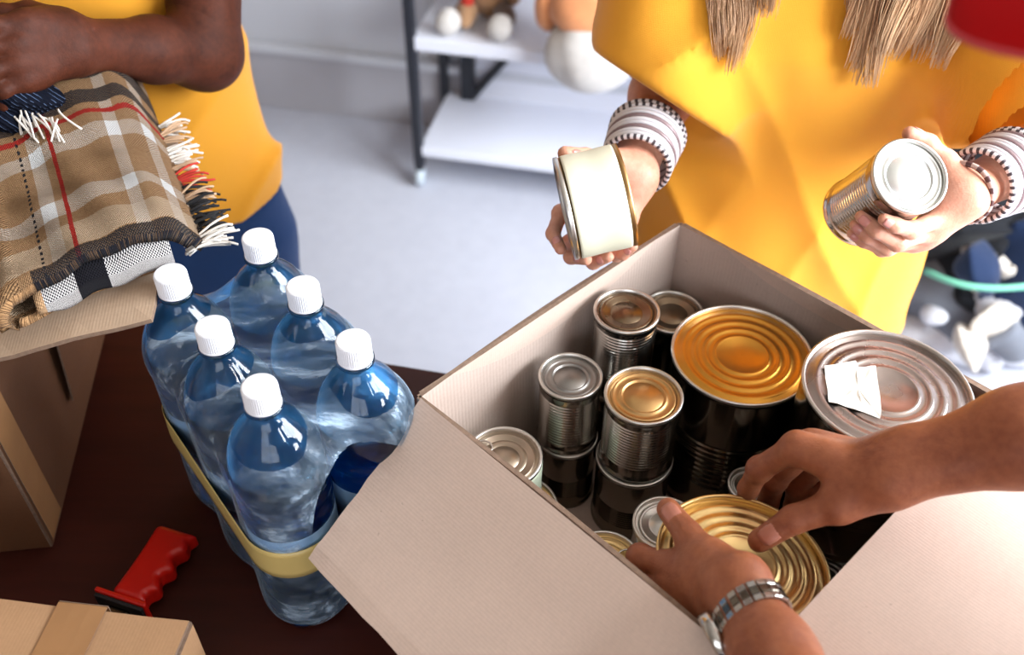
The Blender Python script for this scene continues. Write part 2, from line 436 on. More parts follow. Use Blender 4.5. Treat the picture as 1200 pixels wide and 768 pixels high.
bx_u, bx_v = nrm(P2-P1), nrm(P3-P1)
def BX(a, b, z): 
    q = P1+bx_u*a+bx_v*b; return np.array([q[0], q[1], z])
BW, BL, BH = 0.3876, 0.3776, 0.24
mainbox = thing('cardboard_box', (P1[0]*.5+P4[0]*.5, P1[1]*.5+P4[1]*.5, 0), 'open greyish cardboard box filled with tin cans', 'box'); bpy.context.view_layer.update()
dz = lambda p, z: np.array([p[0], p[1], z])
panel('bottom_panel', dz(P2, .004), dz(P4, .004), dz(P1, .004), dz(P3, .004), BT, M['card_main'], mainbox, 1, 1)
panel('side_panel', dz(P1, .006), dz(P2, .006), P1, P2, BT, M['card_in'], mainbox, 14, 10, lambda u, v: .006*math.sin(math.pi*u)*v**2, 1)
panel('side_panel', dz(P3, .006), dz(P1, .006), P3, P1, BT, M['card_in'], mainbox, 14, 10, lambda u, v: .004*math.sin(math.pi*u)*v**2, 2)
panel('side_panel', dz(P2, .006), dz(P4, .006), P2, P4, BT, M['card_in'], mainbox, 14, 10, lambda u, v: -.004*math.sin(math.pi*u)*v**2, 3)
panel('side_panel', dz(P4, .006), dz(P3, .006), P4, P3, BT, M['card_in'], mainbox, 14, 10, lambda u, v: .011*math.sin(math.pi*u)*math.sin(math.pi*min(1, .25+.6*v)), 4)
# flap folded out towards the bottles
fo, fe = atz(360, 655, .168), atz(720, 1030, .165)
panel('flap', P2+np.array([.003, -.004, 0]), P4+np.array([-.004, .004, 0]), fo, fe, BT, M['card_main'], mainbox, 18, 12,
      lambda u, v: .006*math.sin(math.pi*min(1, v*1.1))*(1-.3*u)+.003*math.sin(5*u+2)*v, 5, swap=True, rough_edge=.0007)
# flap folded out towards the person with the watch
panel('flap', P4+np.array([.004, .004, 0]), P3+np.array([.003, -.004, 0]), P4+bx_v*.185+np.array([0, 0, .012]), P3+bx_v*.185+np.array([0, 0, -.012]), BT, M['card_main'], mainbox, 16, 12,
      lambda u, v: .004*math.sin(math.pi*v)+.002*math.sin(6*u+1)*v, 6, rough_edge=.0007)
# flaps hanging down outside the two far sides
for a, b, nn, sd in ((P2, P1, -bx_v, 7), (P1, P3, -bx_u, 8)):
    a1, b1 = a+nn*.002+(b-a)*.01, b+nn*.002-(b-a)*.01
    panel('flap', a1, b1, dz(a1+nn*.022, .075), dz(b1+nn*.022, .075), BT, M['card_main'], mainbox, 8, 6, lambda u, v: -.004*math.sin(math.pi*v), sd)

# ------------------------------------------------------------------ tin cans
def disc_profile(R, rings, depth=.0035, rim=.003, amp=.0012):
    """double-seam rim, countersink, then ring beads towards the middle (from outside in)"""
    p = [(R, -.0045), (R+.0009, -.0035), (R+.0009, -.0004), (R+.0003, .0004), (R-.0012, .0006), (R-.0022, -.0002), (R-.0026, -depth-.0008), (R-.0044, -depth-.0012), (R-.0062, -depth-.0002)]
    for (r, w, s) in rings:
        r, w = r*R, w*R
        for k in range(7):
            t = k/6; p.append((r+w/2-w*t, -depth+amp*s*math.sin(math.pi*t)**.7))
    p.append((R*.04, -depth)); p.append((0.0002, -depth)); return p
BIG = [(.83, .10, 1.1), (.67, .09, 1.1), (.52, .085, 1.1), (.375, .06, .8)]
SMALL = [(.80, .10, .9), (.585, .07, 1.1), (.52, .04, -.4)]
HELD = [(.83, .11, 1.5), (.68, .10, 1.5), (.53, .09, 1.5), (.40, .07, 1.2)]
def ribbed(R, H, ribs, z0, z1, amp=.0009):
    p = [(R-.004, .0015), (R-.001, 0), (R+.0008, .0006), (R+.0008, .0036), (R-.0004, .005), (R-.0006, .008)]
    if ribs:
        n = ribs*6
        for k in range(n+1):
            t = k/n; p.append((R-.0006-amp*(1-math.cos(2*math.pi*ribs*t))/2, z0*H+(z1-z0)*H*t))
    p += [(R-.0006, H-.008), (R-.0002, H-.0046), (R, H-.0046)]; return p
CN = 56
def can(label, R, H, lid, body, rings=SMALL, ribs=14, rz=(.2, .78), loc=None, mat=None, group='tin cans in the box', pull=None, label_mat=None, label_z=(.07, .93), amp=.0009, name='tin_can', rim=None):
    o = thing(name, loc if loc is not None else (0, 0, 0), label, 'can', group)
    if mat is not None: o.matrix_world = mat
    v, f = lathe(ribbed(R, H, ribs, rz[0], rz[1], amp), CN); cap_ring(v, f, 0, CN, False); pyd('body', v, f, body, o)
    dp = [(r, z+H) for r, z in disc_profile(R, rings)]
    v, f = lathe(dp[:7], CN); pyd('rim', v, f, rim or M['lid_silver'], o)
    v, f = lathe(dp[6:], CN); ld = pyd('lid', v, f, lid, o)
    if label_mat:
        z0, z1 = label_z[0]*H, label_z[1]*H; prof = [(R+.0002, z0), (R+.0008, z0+.0004)]
        prof += [(R+.0008+.0003*math.sin(9*t), z0+(z1-z0)*t) for t in np.linspace(.05, .95, 8)]+[(R+.0008, z1-.0004), (R+.0002, z1)]
        v, f = lathe(prof, CN); pyd('paper_label', v, f, label_mat, o)
    if pull is not None: pull_ring(ld, R, H, pull)
    return o
def pull_ring(ld, R, H, ang):
    c, s = math.cos(ang), math.sin(ang); z = H-.0018
    pts = [(R*.62+R*.20*math.cos(a)*1.15, R*.155*math.sin(a)*1.2, z+.0012) for a in np.linspace(0, 2*math.pi, 24, endpoint=False)]
    v1, f1 = tube(pts, .0011, 6, closed=True)
    v2, f2 = tube([(R*.86, 0, z), (R*.78, 0, z+.0012), (R*.68, 0, z+.001)], [.0030, .0034, .002], 8)
    v3, f3 = lathe([(.0024, z), (.0024, z+.002), (.0016, z+.0026), (.0001, z+.0026)], 12); v3 = [(x+R*.8, y, q+.001) for x, y, q in v3]
    V, Fc = join([(v1, f1), (v2, f2), (v3, f3)])
    V = [(x*c-y*s, x*s+y*c, q) for x, y, q in V]
    pyd('pull_ring', V, Fc, M['steel'], ld)
def on(px, py, z, dzz=0):                  # a can whose lid is seen at the pixel, its lid at height z
    p = atz(px, py, z); return p
def place(label, px, py, z, R, H, lid, body, **kw):
    p = atz(px, py, z); return can(label, R, H, lid, body, loc=(p[0], p[1], z-H), **kw)
G = 'tin cans in the box'
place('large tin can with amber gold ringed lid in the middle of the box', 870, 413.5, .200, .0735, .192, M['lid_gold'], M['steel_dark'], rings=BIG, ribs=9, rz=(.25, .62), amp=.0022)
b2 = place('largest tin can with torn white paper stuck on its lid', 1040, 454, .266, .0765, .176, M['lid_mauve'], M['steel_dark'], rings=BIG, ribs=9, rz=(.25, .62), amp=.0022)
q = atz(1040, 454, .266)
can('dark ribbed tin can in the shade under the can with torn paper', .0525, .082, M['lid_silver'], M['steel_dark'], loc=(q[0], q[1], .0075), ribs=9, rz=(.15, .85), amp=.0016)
c1 = atz(668.5, 440, .192)
can('grey-lidded ribbed tin can on top of its stack by the side panel', .0325, .092, M['lid_grey'], M['steel'], loc=(c1[0], c1[1], .100), ribs=15, rz=(.16, .84))
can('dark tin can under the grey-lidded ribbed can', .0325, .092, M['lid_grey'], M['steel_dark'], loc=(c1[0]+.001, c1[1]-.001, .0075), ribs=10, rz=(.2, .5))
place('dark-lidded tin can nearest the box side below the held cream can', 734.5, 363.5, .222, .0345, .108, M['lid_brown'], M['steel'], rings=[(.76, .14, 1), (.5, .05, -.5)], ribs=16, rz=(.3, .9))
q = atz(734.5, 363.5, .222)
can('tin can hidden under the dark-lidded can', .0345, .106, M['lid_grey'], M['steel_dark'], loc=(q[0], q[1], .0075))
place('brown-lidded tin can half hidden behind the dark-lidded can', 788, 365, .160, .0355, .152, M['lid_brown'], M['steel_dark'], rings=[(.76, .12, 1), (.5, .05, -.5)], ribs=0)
c3 = atz(754.5, 462.5, .200)
can('tan-lidded ribbed tin can on top of its stack beside the large gold can', .039, .094, M['lid_tan'], M['steel'], loc=(c3[0], c3[1], .106), ribs=15, rz=(.2, .86))
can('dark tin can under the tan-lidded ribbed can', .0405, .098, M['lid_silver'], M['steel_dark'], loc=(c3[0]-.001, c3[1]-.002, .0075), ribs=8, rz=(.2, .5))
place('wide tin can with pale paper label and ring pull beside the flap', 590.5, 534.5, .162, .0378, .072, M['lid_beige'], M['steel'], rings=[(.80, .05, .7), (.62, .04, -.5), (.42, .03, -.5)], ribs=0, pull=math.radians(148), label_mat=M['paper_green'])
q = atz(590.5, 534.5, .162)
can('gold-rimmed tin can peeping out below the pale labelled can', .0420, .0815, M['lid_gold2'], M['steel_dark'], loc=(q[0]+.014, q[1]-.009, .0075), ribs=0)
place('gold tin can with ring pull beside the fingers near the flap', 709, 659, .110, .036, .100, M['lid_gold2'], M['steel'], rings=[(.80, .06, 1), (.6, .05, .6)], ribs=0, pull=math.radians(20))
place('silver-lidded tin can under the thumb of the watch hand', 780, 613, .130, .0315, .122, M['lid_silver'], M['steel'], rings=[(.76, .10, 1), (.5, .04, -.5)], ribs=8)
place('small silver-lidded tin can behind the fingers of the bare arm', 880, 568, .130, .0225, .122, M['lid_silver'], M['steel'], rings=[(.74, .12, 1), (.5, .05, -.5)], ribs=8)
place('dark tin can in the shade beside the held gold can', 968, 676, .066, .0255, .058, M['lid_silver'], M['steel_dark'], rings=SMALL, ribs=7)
# torn paper on the largest lid
def torn_paper():
    p = [atz(x, y, .2640) for x, y in ((966, 430), (1003, 424), (1006, 431), (1026, 430), (1033, 482), (1031, 491), (1002, 480), (971, 472))]
    c = sum(p)/len(p); n = len(p); v, f = [], []
    sub = []
    for i in range(n):
        a, b = p[i], p[(i+1) % n]
        for t in (0, .33, .66): sub.append(a*(1-t)+b*t+np.array([rng.uniform(-.0006, .0006), rng.uniform(-.0006, .0006), 0]))
    k = len(sub); v = []
    for s_ in (1, .66, .33):
        for q in sub: v.append(c+(q-c)*s_+np.array([0, 0, rng.uniform(0, .0012)]))
    v.append(c+np.array([0, 0, .001]))
    for r_ in range(2):
        for i in range(k): f.append((r_*k+i, r_*k+(i+1) % k, (r_+1)*k+(i+1) % k, (r_+1)*k+i))
    for i in range(k): f.append((2*k+i, 2*k+(i+1) % k, 3*k))
    o = pyd('torn_paper', v, f, M['paper_white'], None, smooth=False); md = o.modifiers.new('thickness', 'SOLIDIFY'); md.thickness = .0004
    tag(o, 'scrap of torn white paper lying on the largest can lid', 'paper')
torn_paper()
def frame_from(o, z_axis):               # matrix with +Z along z_axis at o
    z = nrm(z_axis); x = nrm(np.cross([0.3, 1, 0.2], z)); y = np.cross(z, x); mt = Matrix.Identity(4)
    for i in range(3): mt[i][0], mt[i][1], mt[i][2], mt[i][3] = x[i], y[i], z[i], o[i]
    return mt
# gold can held by the man
gn = nrm(np.array([0.10, 0.10, 1.0])); gc = atz(871, 656, .212)
can('pale gold ringed tin can held tilted in both hands inside the box', .0735, .088, M['lid_gold2'], M['steel'], rings=HELD, ribs=5, mat=frame_from(gc-gn*.088, gn), group='cans held in hands', rim=M['lid_gold2'])
# squat cream-labelled can, held
ca, cb = at(671, 243, 1.000), at(731, 229, .998); cx = nrm(ca-cb)
can('squat tin can with a cream paper label held above the box', .0515, .064, M['lid_silver'], M['lid_tan'], rings=[(.8, .08, 1), (.6, .06, 1), (.4, .05, 1)], ribs=0, mat=frame_from((ca+cb)/2-cx*.029, cx), label_mat=M['paper_cream'], label_z=(.085, .90), group='cans held in hands')
la, lb = at(1067, 206, .933), at(1011, 244, 1.027); lx = nrm(la-lb)
can('tall tin can with a white lid held out at an angle', .0365, .110, M['lid_white'], M['steel'], rings=[(.86, .06, .8), (.66, .05, .9), (.60, .03, -.4)], ribs=16, rz=(.14, .84), mat=frame_from(la-lx*.110, lx), group='cans held in hands')
PY = 0.658; pa = np.array([math.cos(PY), math.sin(PY), 0]); pb = np.array([-math.sin(PY), math.cos(PY), 0])
# ------------------------------------------------------------------ water bottles
def mk_bottle(name, tint, body, milky, fres):
    t = NT(name); t.set(col=body, rough=0.06, spec=0.6)
    tr = t.n('ShaderNodeBsdfTransparent'); tr.inputs[0].default_value = tint
    tl = t.n('ShaderNodeBsdfTranslucent'); tl.inputs[0].default_value = body
    m0 = t.n('ShaderNodeMixShader'); m0.inputs[0].default_value = milky; t.l(tr.outputs[0], m0.inputs[1]); t.l(tl.outputs[0], m0.inputs[2])
    gl = t.n('ShaderNodeBsdfGlossy'); gl.inputs['Roughness'].default_value = 0.05
    fr = t.n('ShaderNodeFresnel'); fr.inputs[0].default_value = fres; mx = t.n('ShaderNodeMixShader')
    t.l(fr.outputs[0], mx.inputs[0]); t.l(m0.outputs[0], mx.inputs[1]); t.l(gl.outputs[0], mx.inputs[2]); t.l(mx.outputs[0], t.out.inputs[0]); return t.m
M['bottle'] = mk_bottle('blue_bottle_plastic', (0.50, 0.78, 0.95, 1), (0.26, 0.62, 0.95, 1), 0.44, 1.5)
M['water'] = mk_bottle('water_in_blue_bottle', (0.16, 0.52, 0.84, 1), (0.03, 0.34, 0.74, 1), 0.34, 1.36)
def mk_film():
    t = NT('shrink_film'); o = t.coord('Object', (3, 16, 8)); o.node.inputs['Rotation'].default_value = (0, 0, -PY)
    n = t.noise(3.2, o, 5, 0.65); f = t.ramp(n, [(0.40, (0.05, 0.05, 0.05, 1)), (0.54, (0.16, 0.16, 0.16, 1)), (0.66, (0.70, 0.70, 0.70, 1))])
    t.set(col=lin((190, 216, 240)), rough=0.12, spec=0.7)
    tr = t.n('ShaderNodeBsdfTransparent'); tr.inputs[0].default_value = (0.95, 0.97, 0.99, 1); mx = t.n('ShaderNodeMixShader')
    fr = t.n('ShaderNodeFresnel'); fr.inputs[0].default_value = 1.30
    fac = t.math('MAXIMUM', f, fr.outputs[0])
    t.bump(n, 0.9, 0.006)
    t.l(fac, mx.inputs[0]); t.l(tr.outputs[0], mx.inputs[1]); t.l(t.b.outputs[0], mx.inputs[2]); t.l(mx.outputs[0], t.out.inputs[0]); return t.m
M['film'] = mk_film()
M['band'] = plain('pale_yellow_band', (216, 190, 120), 0.35, var=0.10, scale=24, bump=0.3, bscale=30)
M['blabel'] = plain('pale_blue_label', (150, 190, 226), 0.4, var=0.06)
PF = np.array([-.211, .566, 0]); BS = 0.0905
BR = 0.0440
def bottle_profile():
    p = [(.0002, .010), (.018, .008), (.026, .002), (.034, .0), (.040, .004), (BR-.001, .016), (BR, .03)]
    for z in (.05, .07, .09): p += [(BR, z-.004), (BR-.0018, z), (BR, z+.004)]
    p += [(BR-.0012, .105), (BR-.0012, .165), (BR, .170)]
    for z in (.186, .202): p += [(BR, z-.004), (BR-.0022, z), (BR, z+.004)]
    p += [(BR, .226), (BR-.0006, .238), (BR-.0026, .250), (BR-.0062, .262), (BR-.0115, .273), (BR-.018, .282), (BR-.0245, .289), (.0155, .295), (.0140, .299), (.0132, .304), (.0132, .309), (.0002, .309)]
    return p
proto = None
def make_bottle():
    o = thing('water_bottle')
    n = 48; v, f = lathe(bottle_profile(), n)
    v2 = []
    for i, (x, y, z) in enumerate(v):     # petal feet
        if z < .02:
            a = math.atan2(y, x); z += .004*(1+math.cos(5*a))*min(1, math.hypot(x, y)/.03)*(1 if z < .012 else .3)
        v2.append((x, y, z))
    pyd('body', v2, f, M['bottle'], o)
    wp_ = [(.0002, .014)]+[(max(.001, r-.0022), max(z, .006)+.004 if z < .03 else z) for r, z in bottle_profile()[1:] if z < .236]+[(BR-.0036, .238), (.0002, .238)]
    v, f = lathe(wp_, n); pyd('water', v, f, M['water'], o)
    v, f = lathe([(.0136, .302), (.0172, .3025), (.0172, .3055), (.0136, .306)], 32); pyd('neck_ring', v, f, M['bottle'], o)
    prof = [(.0145, .307), (.0156, .3075), (.0156, .326), (.0150, .3275), (.0138, .3282), (.0002, .3282)]
    n = 96; v, f = lathe(prof, n); w = []
    for i, (x, y, z) in enumerate(v):
        k = 1.0 if (i % 2 == 0 or not (.3074 < z < .3262)) else .965
        w.append((x*k, y*k, z))
    cp = pyd('cap', w, f, M['capwhite'], o, smooth=False)
    v, f = lathe([(.0150, .3055), (.0160, .3058), (.0160, .3072), (.0150, .3075)], 32); pyd('tamper_ring', v, f, M['capwhite'], cp)
    v, f = lathe([(BR-.0009, .108), (BR-.0004, .1085), (BR-.0004, .1615), (BR-.0009, .162)], 40); pyd('label', v, f, M['blabel'], o)
    return o
def copy_tree(o, parent=None):
    c = o.copy(); COL.objects.link(c); c.parent = parent
    for ch in list(o.children): copy_tree(ch, c)
    return c
BL_ = [(0, 0, 'blue water bottle at the near corner of the pack, in front of the yellow band'), (1, 0, 'blue water bottle beside the box flap, unwrapped at its front'),
       (0, 1, 'blue water bottle in the middle of the row away from the box'), (1, 1, 'blue water bottle in the middle of the row next to the box'),
       (0, 2, 'blue water bottle next to the plaid blanket'), (1, 2, 'blue water bottle at the far corner, in front of the blue jeans')]
proto = make_bottle(); BC = []
for i, (a, b, lb_) in enumerate(BL_):
    o = proto if i == 0 else copy_tree(proto)
    p = PF+pa*BS*a+pb*BS*b; BC.append(p); o.location = p; o.rotation_euler.z = .4*i+.2
    tag(o, lb_, 'bottle', 'six-pack of water bottles')
# shrink film drawn over the six bottles
def film_sdf(P):
    d = None
    for c in BC:
        a = np.array([c[0], c[1], .03]); b = np.array([c[0], c[1], .236]); t = np.array([c[0], c[1], .284])
        e = smin(rc(P, a, b, BR+.0006, BR+.0006), rc(P, b, t, BR-.0005, .017), .012)
        d = e if d is None else smin(d, e, .052)
    return d-.0012+sinfield(P, 5, 90, .0010, (1, 1, .25))
lo, hi = bounds(BC, .07); lo[2] = -.01; hi[2] = .33
fv, fq = surfnets(film_sdf, lo, hi, .0042)
def hole(p):
    la_ = (p-PF)@pa; lb2 = (p-PF)@pb
    g = np.full(len(p), 9.0)
    k = lb2 < .014; g[k] = (((la_-.060)/.062)**2+((p[:, 2]-.135)/.112)**2)[k]
    k = lb2 > 2*BS-.012; g[k] = (((la_-.045)/.060)**2+((p[:, 2]-.12)/.09)**2)[k]
    return g
fc = fv[fq].mean(1)
keep = (fc[:, 2] > .006) & (fc[:, 2] < .297) & (hole(fc) > 1)
fq = fq[keep]; us, inv = np.unique(fq, return_inverse=True); fv = fv[us]; fq = inv.reshape(fq.shape)
ed = np.sort(np.concatenate([fq[:, [i, (i+1) % 4]] for i in range(4)]), 1); ue, cn = np.unique(ed, axis=0, return_counts=True)
bnd = np.unique(ue[cn == 1]); g = hole(fv[bnd]); near = (g < 1.5) & ((fv[bnd]-PF)@pb < .05); bi = bnd[near]; sc_ = 1/np.sqrt(g[near])
la_ = (fv[bi]-PF)@pa; fv[bi] = fv[bi]+pa*((.060+(la_-.060)*sc_)-la_)[:, None]; fv[bi, 2] = .135+(fv[bi, 2]-.135)*sc_
fo_ = pyd('shrink_film', fv, fq, M['film'])
tag(fo_, 'clear wrinkled shrink film around the six water bottles', 'plastic film')
# yellow band round the pack
def hull_ring(r):
    from math import atan2
    pts = []
    for c in BC:
        for k in range(40):
            w = 2*math.pi*k/40; pts.append((c[0]+r*math.cos(w), c[1]+r*math.sin(w)))
    pts = sorted(set(pts)); 
    def half(ps):
        h = []
        for p in ps:
            while len(h) > 1 and (h[-1][0]-h[-2][0])*(p[1]-h[-2][1])-(h[-1][1]-h[-2][1])*(p[0]-h[-2][0]) <= 0: h.pop()
            h.append(p)
        return h[:-1]
    return half(pts)+half(pts[::-1])
hr = hull_ring(BR+.0030); dense = []
for i in range(len(hr)):
    a, b = np.array(hr[i]), np.array(hr[(i+1) % len(hr)]); k = max(1, int(np.linalg.norm(b-a)/.012))
    for j in range(k): dense.append(a+(b-a)*j/k)
n = len(dense); v, f = [], []
for off in (0, .0008):
    ctr = np.mean(dense, 0)
    for j, z in enumerate((.112, .120, .132, .144, .152)):
        for i, p in enumerate(dense):
            q = ctr+(p-ctr)*(1+off/.12+.004*math.sin(j*1.4)*math.sin(i*.35)); v.append((q[0], q[1], z+.0015*math.sin(i*.21)))
for j in range(4):
    for i in range(n):
        a, b = j*n+i, j*n+(i+1) % n; f.append((a+5*n, b+5*n, b+n+5*n, a+n+5*n)); f.append((a+n, b+n, b, a))
for i in range(n):
    k = (i+1) % n; f.append((i, k, k+5*n, i+5*n)); f.append((i+9*n, k+9*n, k+4*n, i+4*n))
tag(pyd('yellow_band', v, f, M['band']), 'pale yellow band strapped round the middle of the bottle pack', 'band')
# ------------------------------------------------------------------ people
def hand_parts(wr, fingers, thumb, fr, side, dors, scale=1.0, face=()):
    """wr: wrist centre; fingers: index..little, each MCP, PIP, DIP, TIP; thumb: CMC, MCP, IP, TIP; dors: towards the back of the hand"""
    wr = np.asarray(wr); mid = (fingers[1][0]+fingers[2][0])/2; along = nrm(mid-wr)
    side = nrm(side-along*np.dot(side, along))
    chains = []
    base = [wr+side*o*scale for o in (.017, .006, -.006, -.016)]
    s = scale
    def sdf(P):
        palm = None
        for i, fg in enumerate(fingers):
            e = rc(P, base[i], fg[0], .0140*s, (.0118, .0118, .0112, .0105)[i]*s)
            palm = e if palm is None else smin(palm, e, .016*s)
        for i in range(3):
            palm = smin(palm, rc(P, fingers[i][0]*.8+base[i]*.2-dors*.004, fingers[i+1][0]*.8+base[i+1]*.2-dors*.004, .0115*s, .0115*s), .012*s)
        th0 = rc(P, thumb[0], thumb[1], .0155*s, .0122*s)
        palm = smin(palm, th0, .020*s)
        palm = smin(palm, rc(P, thumb[1]*.55+thumb[0]*.45, fingers[0][0]*.6+base[0]*.4, .0085*s, .0085*s), .016*s)   # web
        d = None
        for i, fg in enumerate(list(fingers)+[thumb]):
            k = (1.0, 1.03, .97, .86, 1.18)[i]*s*fr
            r = (.0100*k, .0090*k, .0080*k, .0066*k) if i < 4 else (.0112*k, .0098*k, .0086*k, .0072*k)
            e = rc(P, fg[0], fg[1], r[0], r[1]); e = smin(e, rc(P, fg[1], fg[2], r[1]*.98, r[2]), .004)
            e = smin(e, rc(P, fg[2], fg[3], r[2]*1.0, r[3]), .004)
            e = smin(e, np.linalg.norm(P-fg[1].astype(np.float32), axis=1)-r[1]*1.05, .005)
            e = smin(palm, e, .010*s); d = e if d is None else np.minimum(d, e)
        return d
    nails = []
    for i, fg in enumerate(list(fingers)+[thumb]):
        k = (1.0, 1.03, .97, .86, 1.18)[i]*s*fr; r = ((.0080+.0066)/2 if i < 4 else (.0086+.0072)/2)*k
        t = nrm(fg[3]-fg[2]); bend = (fg[2]-fg[1])/np.linalg.norm(fg[2]-fg[1])-t
        up = -bend if False else nrm((fg[2]-fg[1]))-nrm(fg[3]-fg[2]); up = -(-up)
        up = up-t*np.dot(up, t)
        if np.linalg.norm(up) < .12: up = dors-t*np.dot(dors, t)
        if i in face: up = CAM-fg[3]; up = up-t*np.dot(up, t)
        nails.append((fg[2]*.35+fg[3]*.65+t*.001, t, nrm(up), r, k))
    return sdf, nails
def nail_mesh(c, t, up, r, k):
    sd = np.cross(t, up); v, f = [], []; nu, nv = 6, 5
    for lay in (.0006, -.0004):
        for j in range(nv+1):
            for i in range(nu+1):
                a = (i/nu-.5)*1.5; w = (j/nv-.5)
                a *= 1-.35*max(0, (w-.2)/.3)**2 if w > .2 else 1-.15*max(0, (-w-.25)/.25)
                v.append(c+t*(w*.0125*k)+(sd*math.sin(a)+up*math.cos(a))*(r+lay*1.0-.0016*abs(w)))
    N = (nu+1)*(nv+1)
    for j in range(nv):
        for i in range(nu):
            a = j*(nu+1)+i; f += [(a, a+1, a+nu+2, a+nu+1), (a+N+nu+1, a+N+nu+2, a+N+1, a+N)]
    ring = list(range(nu+1))+[j*(nu+1)+nu for j in range(1, nv+1)]+[nv*(nu+1)+i for i in range(nu-1, -1, -1)]+[j*(nu+1) for j in range(nv-1, 0, -1)]
    for i in range(len(ring)):
        a, b = ring[i], ring[(i+1) % len(ring)]; f.append((b, a, a+N, b+N))
    return v, f
def arm_mesh(hand, wr, elbow, upper, rw, re, ru, flat, h, extra=None):
    """hand + forearm as one fine surface; extra: mid-forearm point and radius"""
    sdf, nails = hand[0], hand[1]
    mid = extra[0] if extra else wr*.35+elbow*.65; rm = extra[1] if extra else re
    def fn(P):
        d = sdf(P)
        a = rc(P, wr, mid, rw, rm, flat, .80); b = rc(P, mid, elbow, rm, re)
        fa = smin(a, b, .02)
        if upper is not None: fa = smin(fa, rc(P, elbow, upper, re, ru), .03)
        return smin(d, fa, .022)
    return fn
def head_mesh(c, fwd, s=1.0):
    fwd = nrm(fwd); up = nrm(np.array([0, 0, 1.])-fwd*fwd[2]); sd = np.cross(fwd, up)
    W = lambda a, b, z: c+(sd*a+fwd*b+up*z)*s
    def fn(P):
        q = P-c.astype(np.float32); L = np.stack([q@sd, q@fwd, q@up], 1).astype(np.float32)/s
        d = ell(L, (0, -.012, .028), (.074, .094, .086)); d = smin(d, ell(L, (0, .022, -.045), (.056, .066, .062)), .04)
        d = smin(d, ell(L, (0, .072, -.085), (.024, .018, .016)), .03)
        d = smin(d, rc(L, (0, .082, .012), (0, .102, -.022), .008, .012), .012)
        for x in (-1, 1):
            d = smax(d, -ell(L, (x*.032, .094, .012), (.016, .012, .010)), .012)
            d = smin(d, ell(L, (x*.032, .073, .010), (.014, .014, .013)), .004)
            d = smin(d, ell(L, (x*.076, -.008, -.005), (.010, .018, .030)), .006)
            d = smin(d, rc(L, (x*.014, .088, .034), (x*.046, .076, .034), .006, .005), .01)
        d = smin(d, ell(L, (0, .082, -.048), (.024, .012, .006)), .004); d = smin(d, ell(L, (0, .080, -.058), (.021, .012, .006)), .004)
        return d*s
    lo, hi = c-.16*s, c+.16*s
    return surfnets(fn, lo, hi, .0055), W
def face_bits(person, W, skin_lip):
    for x in (-1, 1):
        v, f = [], []
        c = W(x*.032, .0785, .010)
        for i in range(7):
            for k in range(10):
                a, b = math.pi*i/6, 2*math.pi*k/10; v.append(c+np.array([math.sin(a)*math.cos(b), math.sin(a)*math.sin(b), math.cos(a)])*.0105)
        for i in range(6):
            for k in range(10): f.append((i*10+k, i*10+(k+1) % 10, (i+1)*10+(k+1) % 10, (i+1)*10+k))
        pyd('eye', v, f, M['eye'], person)
def tube_sdf(P, zs, cx, cy, w, d, yaw=0.0):        # elliptical tube given by heights; interpolated
    z = P[:, 2]; X = P[:, 0]-np.interp(z, zs, cx); Y = P[:, 1]-np.interp(z, zs, cy)
    if yaw: c_, s_ = math.cos(yaw), math.sin(yaw); X, Y = X*c_+Y*s_, -X*s_+Y*c_
    ww = np.interp(z, zs, w); dd = np.interp(z, zs, d)
    k = np.sqrt((X/ww)**2+(Y/dd)**2); e = (k-1)*np.minimum(ww, dd)
    return np.maximum(e, np.maximum(zs[0]-z, z-zs[-1])).astype(np.float32)
def body_low(root, torso, limbs, h=.012):
    def fn(P):
        d = torso(P)
        for a, b, ra, rb in limbs: d = smin(d, rc(P, a, b, ra, rb), .03)
        return d
    pts = [p for l in limbs for p in l[:2]]; lo, hi = bounds(pts, .2)
    return surfnets(fn, lo, hi, h)
def strands(name, specs, mat, parent, r=.0009, sides=4):
    V, Fc, tone = [], [], []
    for pts, t0, t1 in specs:
        n = len(pts); rad = [r*(1-.75*(i/(n-1))**3) for i in range(n)]
        v, f = tube(pts, rad, sides); o = len(V); V += list(v); Fc += [tuple(i+o for i in q) for q in f]
        for i in range(n): tone += [t0+(t1-t0)*i/(n-1)]*sides
    o = pyd(name, V, Fc, mat, parent); a = o.data.attributes.new('tone', 'FLOAT', 'POINT'); a.data.foreach_set('value', np.array(tone, np.float32)); return o
def J(lst): return [at(*q) for q in lst]
def add_nails(person, nails, mat, which=(0, 1, 2, 3, 4)):
    for i in which:
        v, f = nail_mesh(*nails[i]); pyd('fingernail', v, f, mat, person)

def shirt_sdf(torso, sleeves, seed, amp=.004, folds=None, hem=None):
    def fn(P):
        n = sinfield(P, seed, 34, amp, (1, 1, .35))
        if folds: n = n+folds(P)
        d = torso(P)+n
        if hem is not None: d = smax(d, hem-P[:, 2], .006)
        for (a, b, ra, rb, *tl) in sleeves:        # each sleeve: loose tube, cut square and hollow at the cuff
            ax = nrm(nrm(b-a)+(np.array(tl[0]) if tl else 0)).astype(np.float32); t = (P-b.astype(np.float32))@ax; e = b+(b-a)*.35
            s_ = smax(rc(P, a, e, ra, rb)+n*1.2, t, .008)
            s_ = np.maximum(s_, -rc(P, a*.5+b*.5, e+(b-a)*.2, ra-.030, rb-.005))
            d = smin(d, s_, .042)
        return d.astype(np.float32)
    return fn

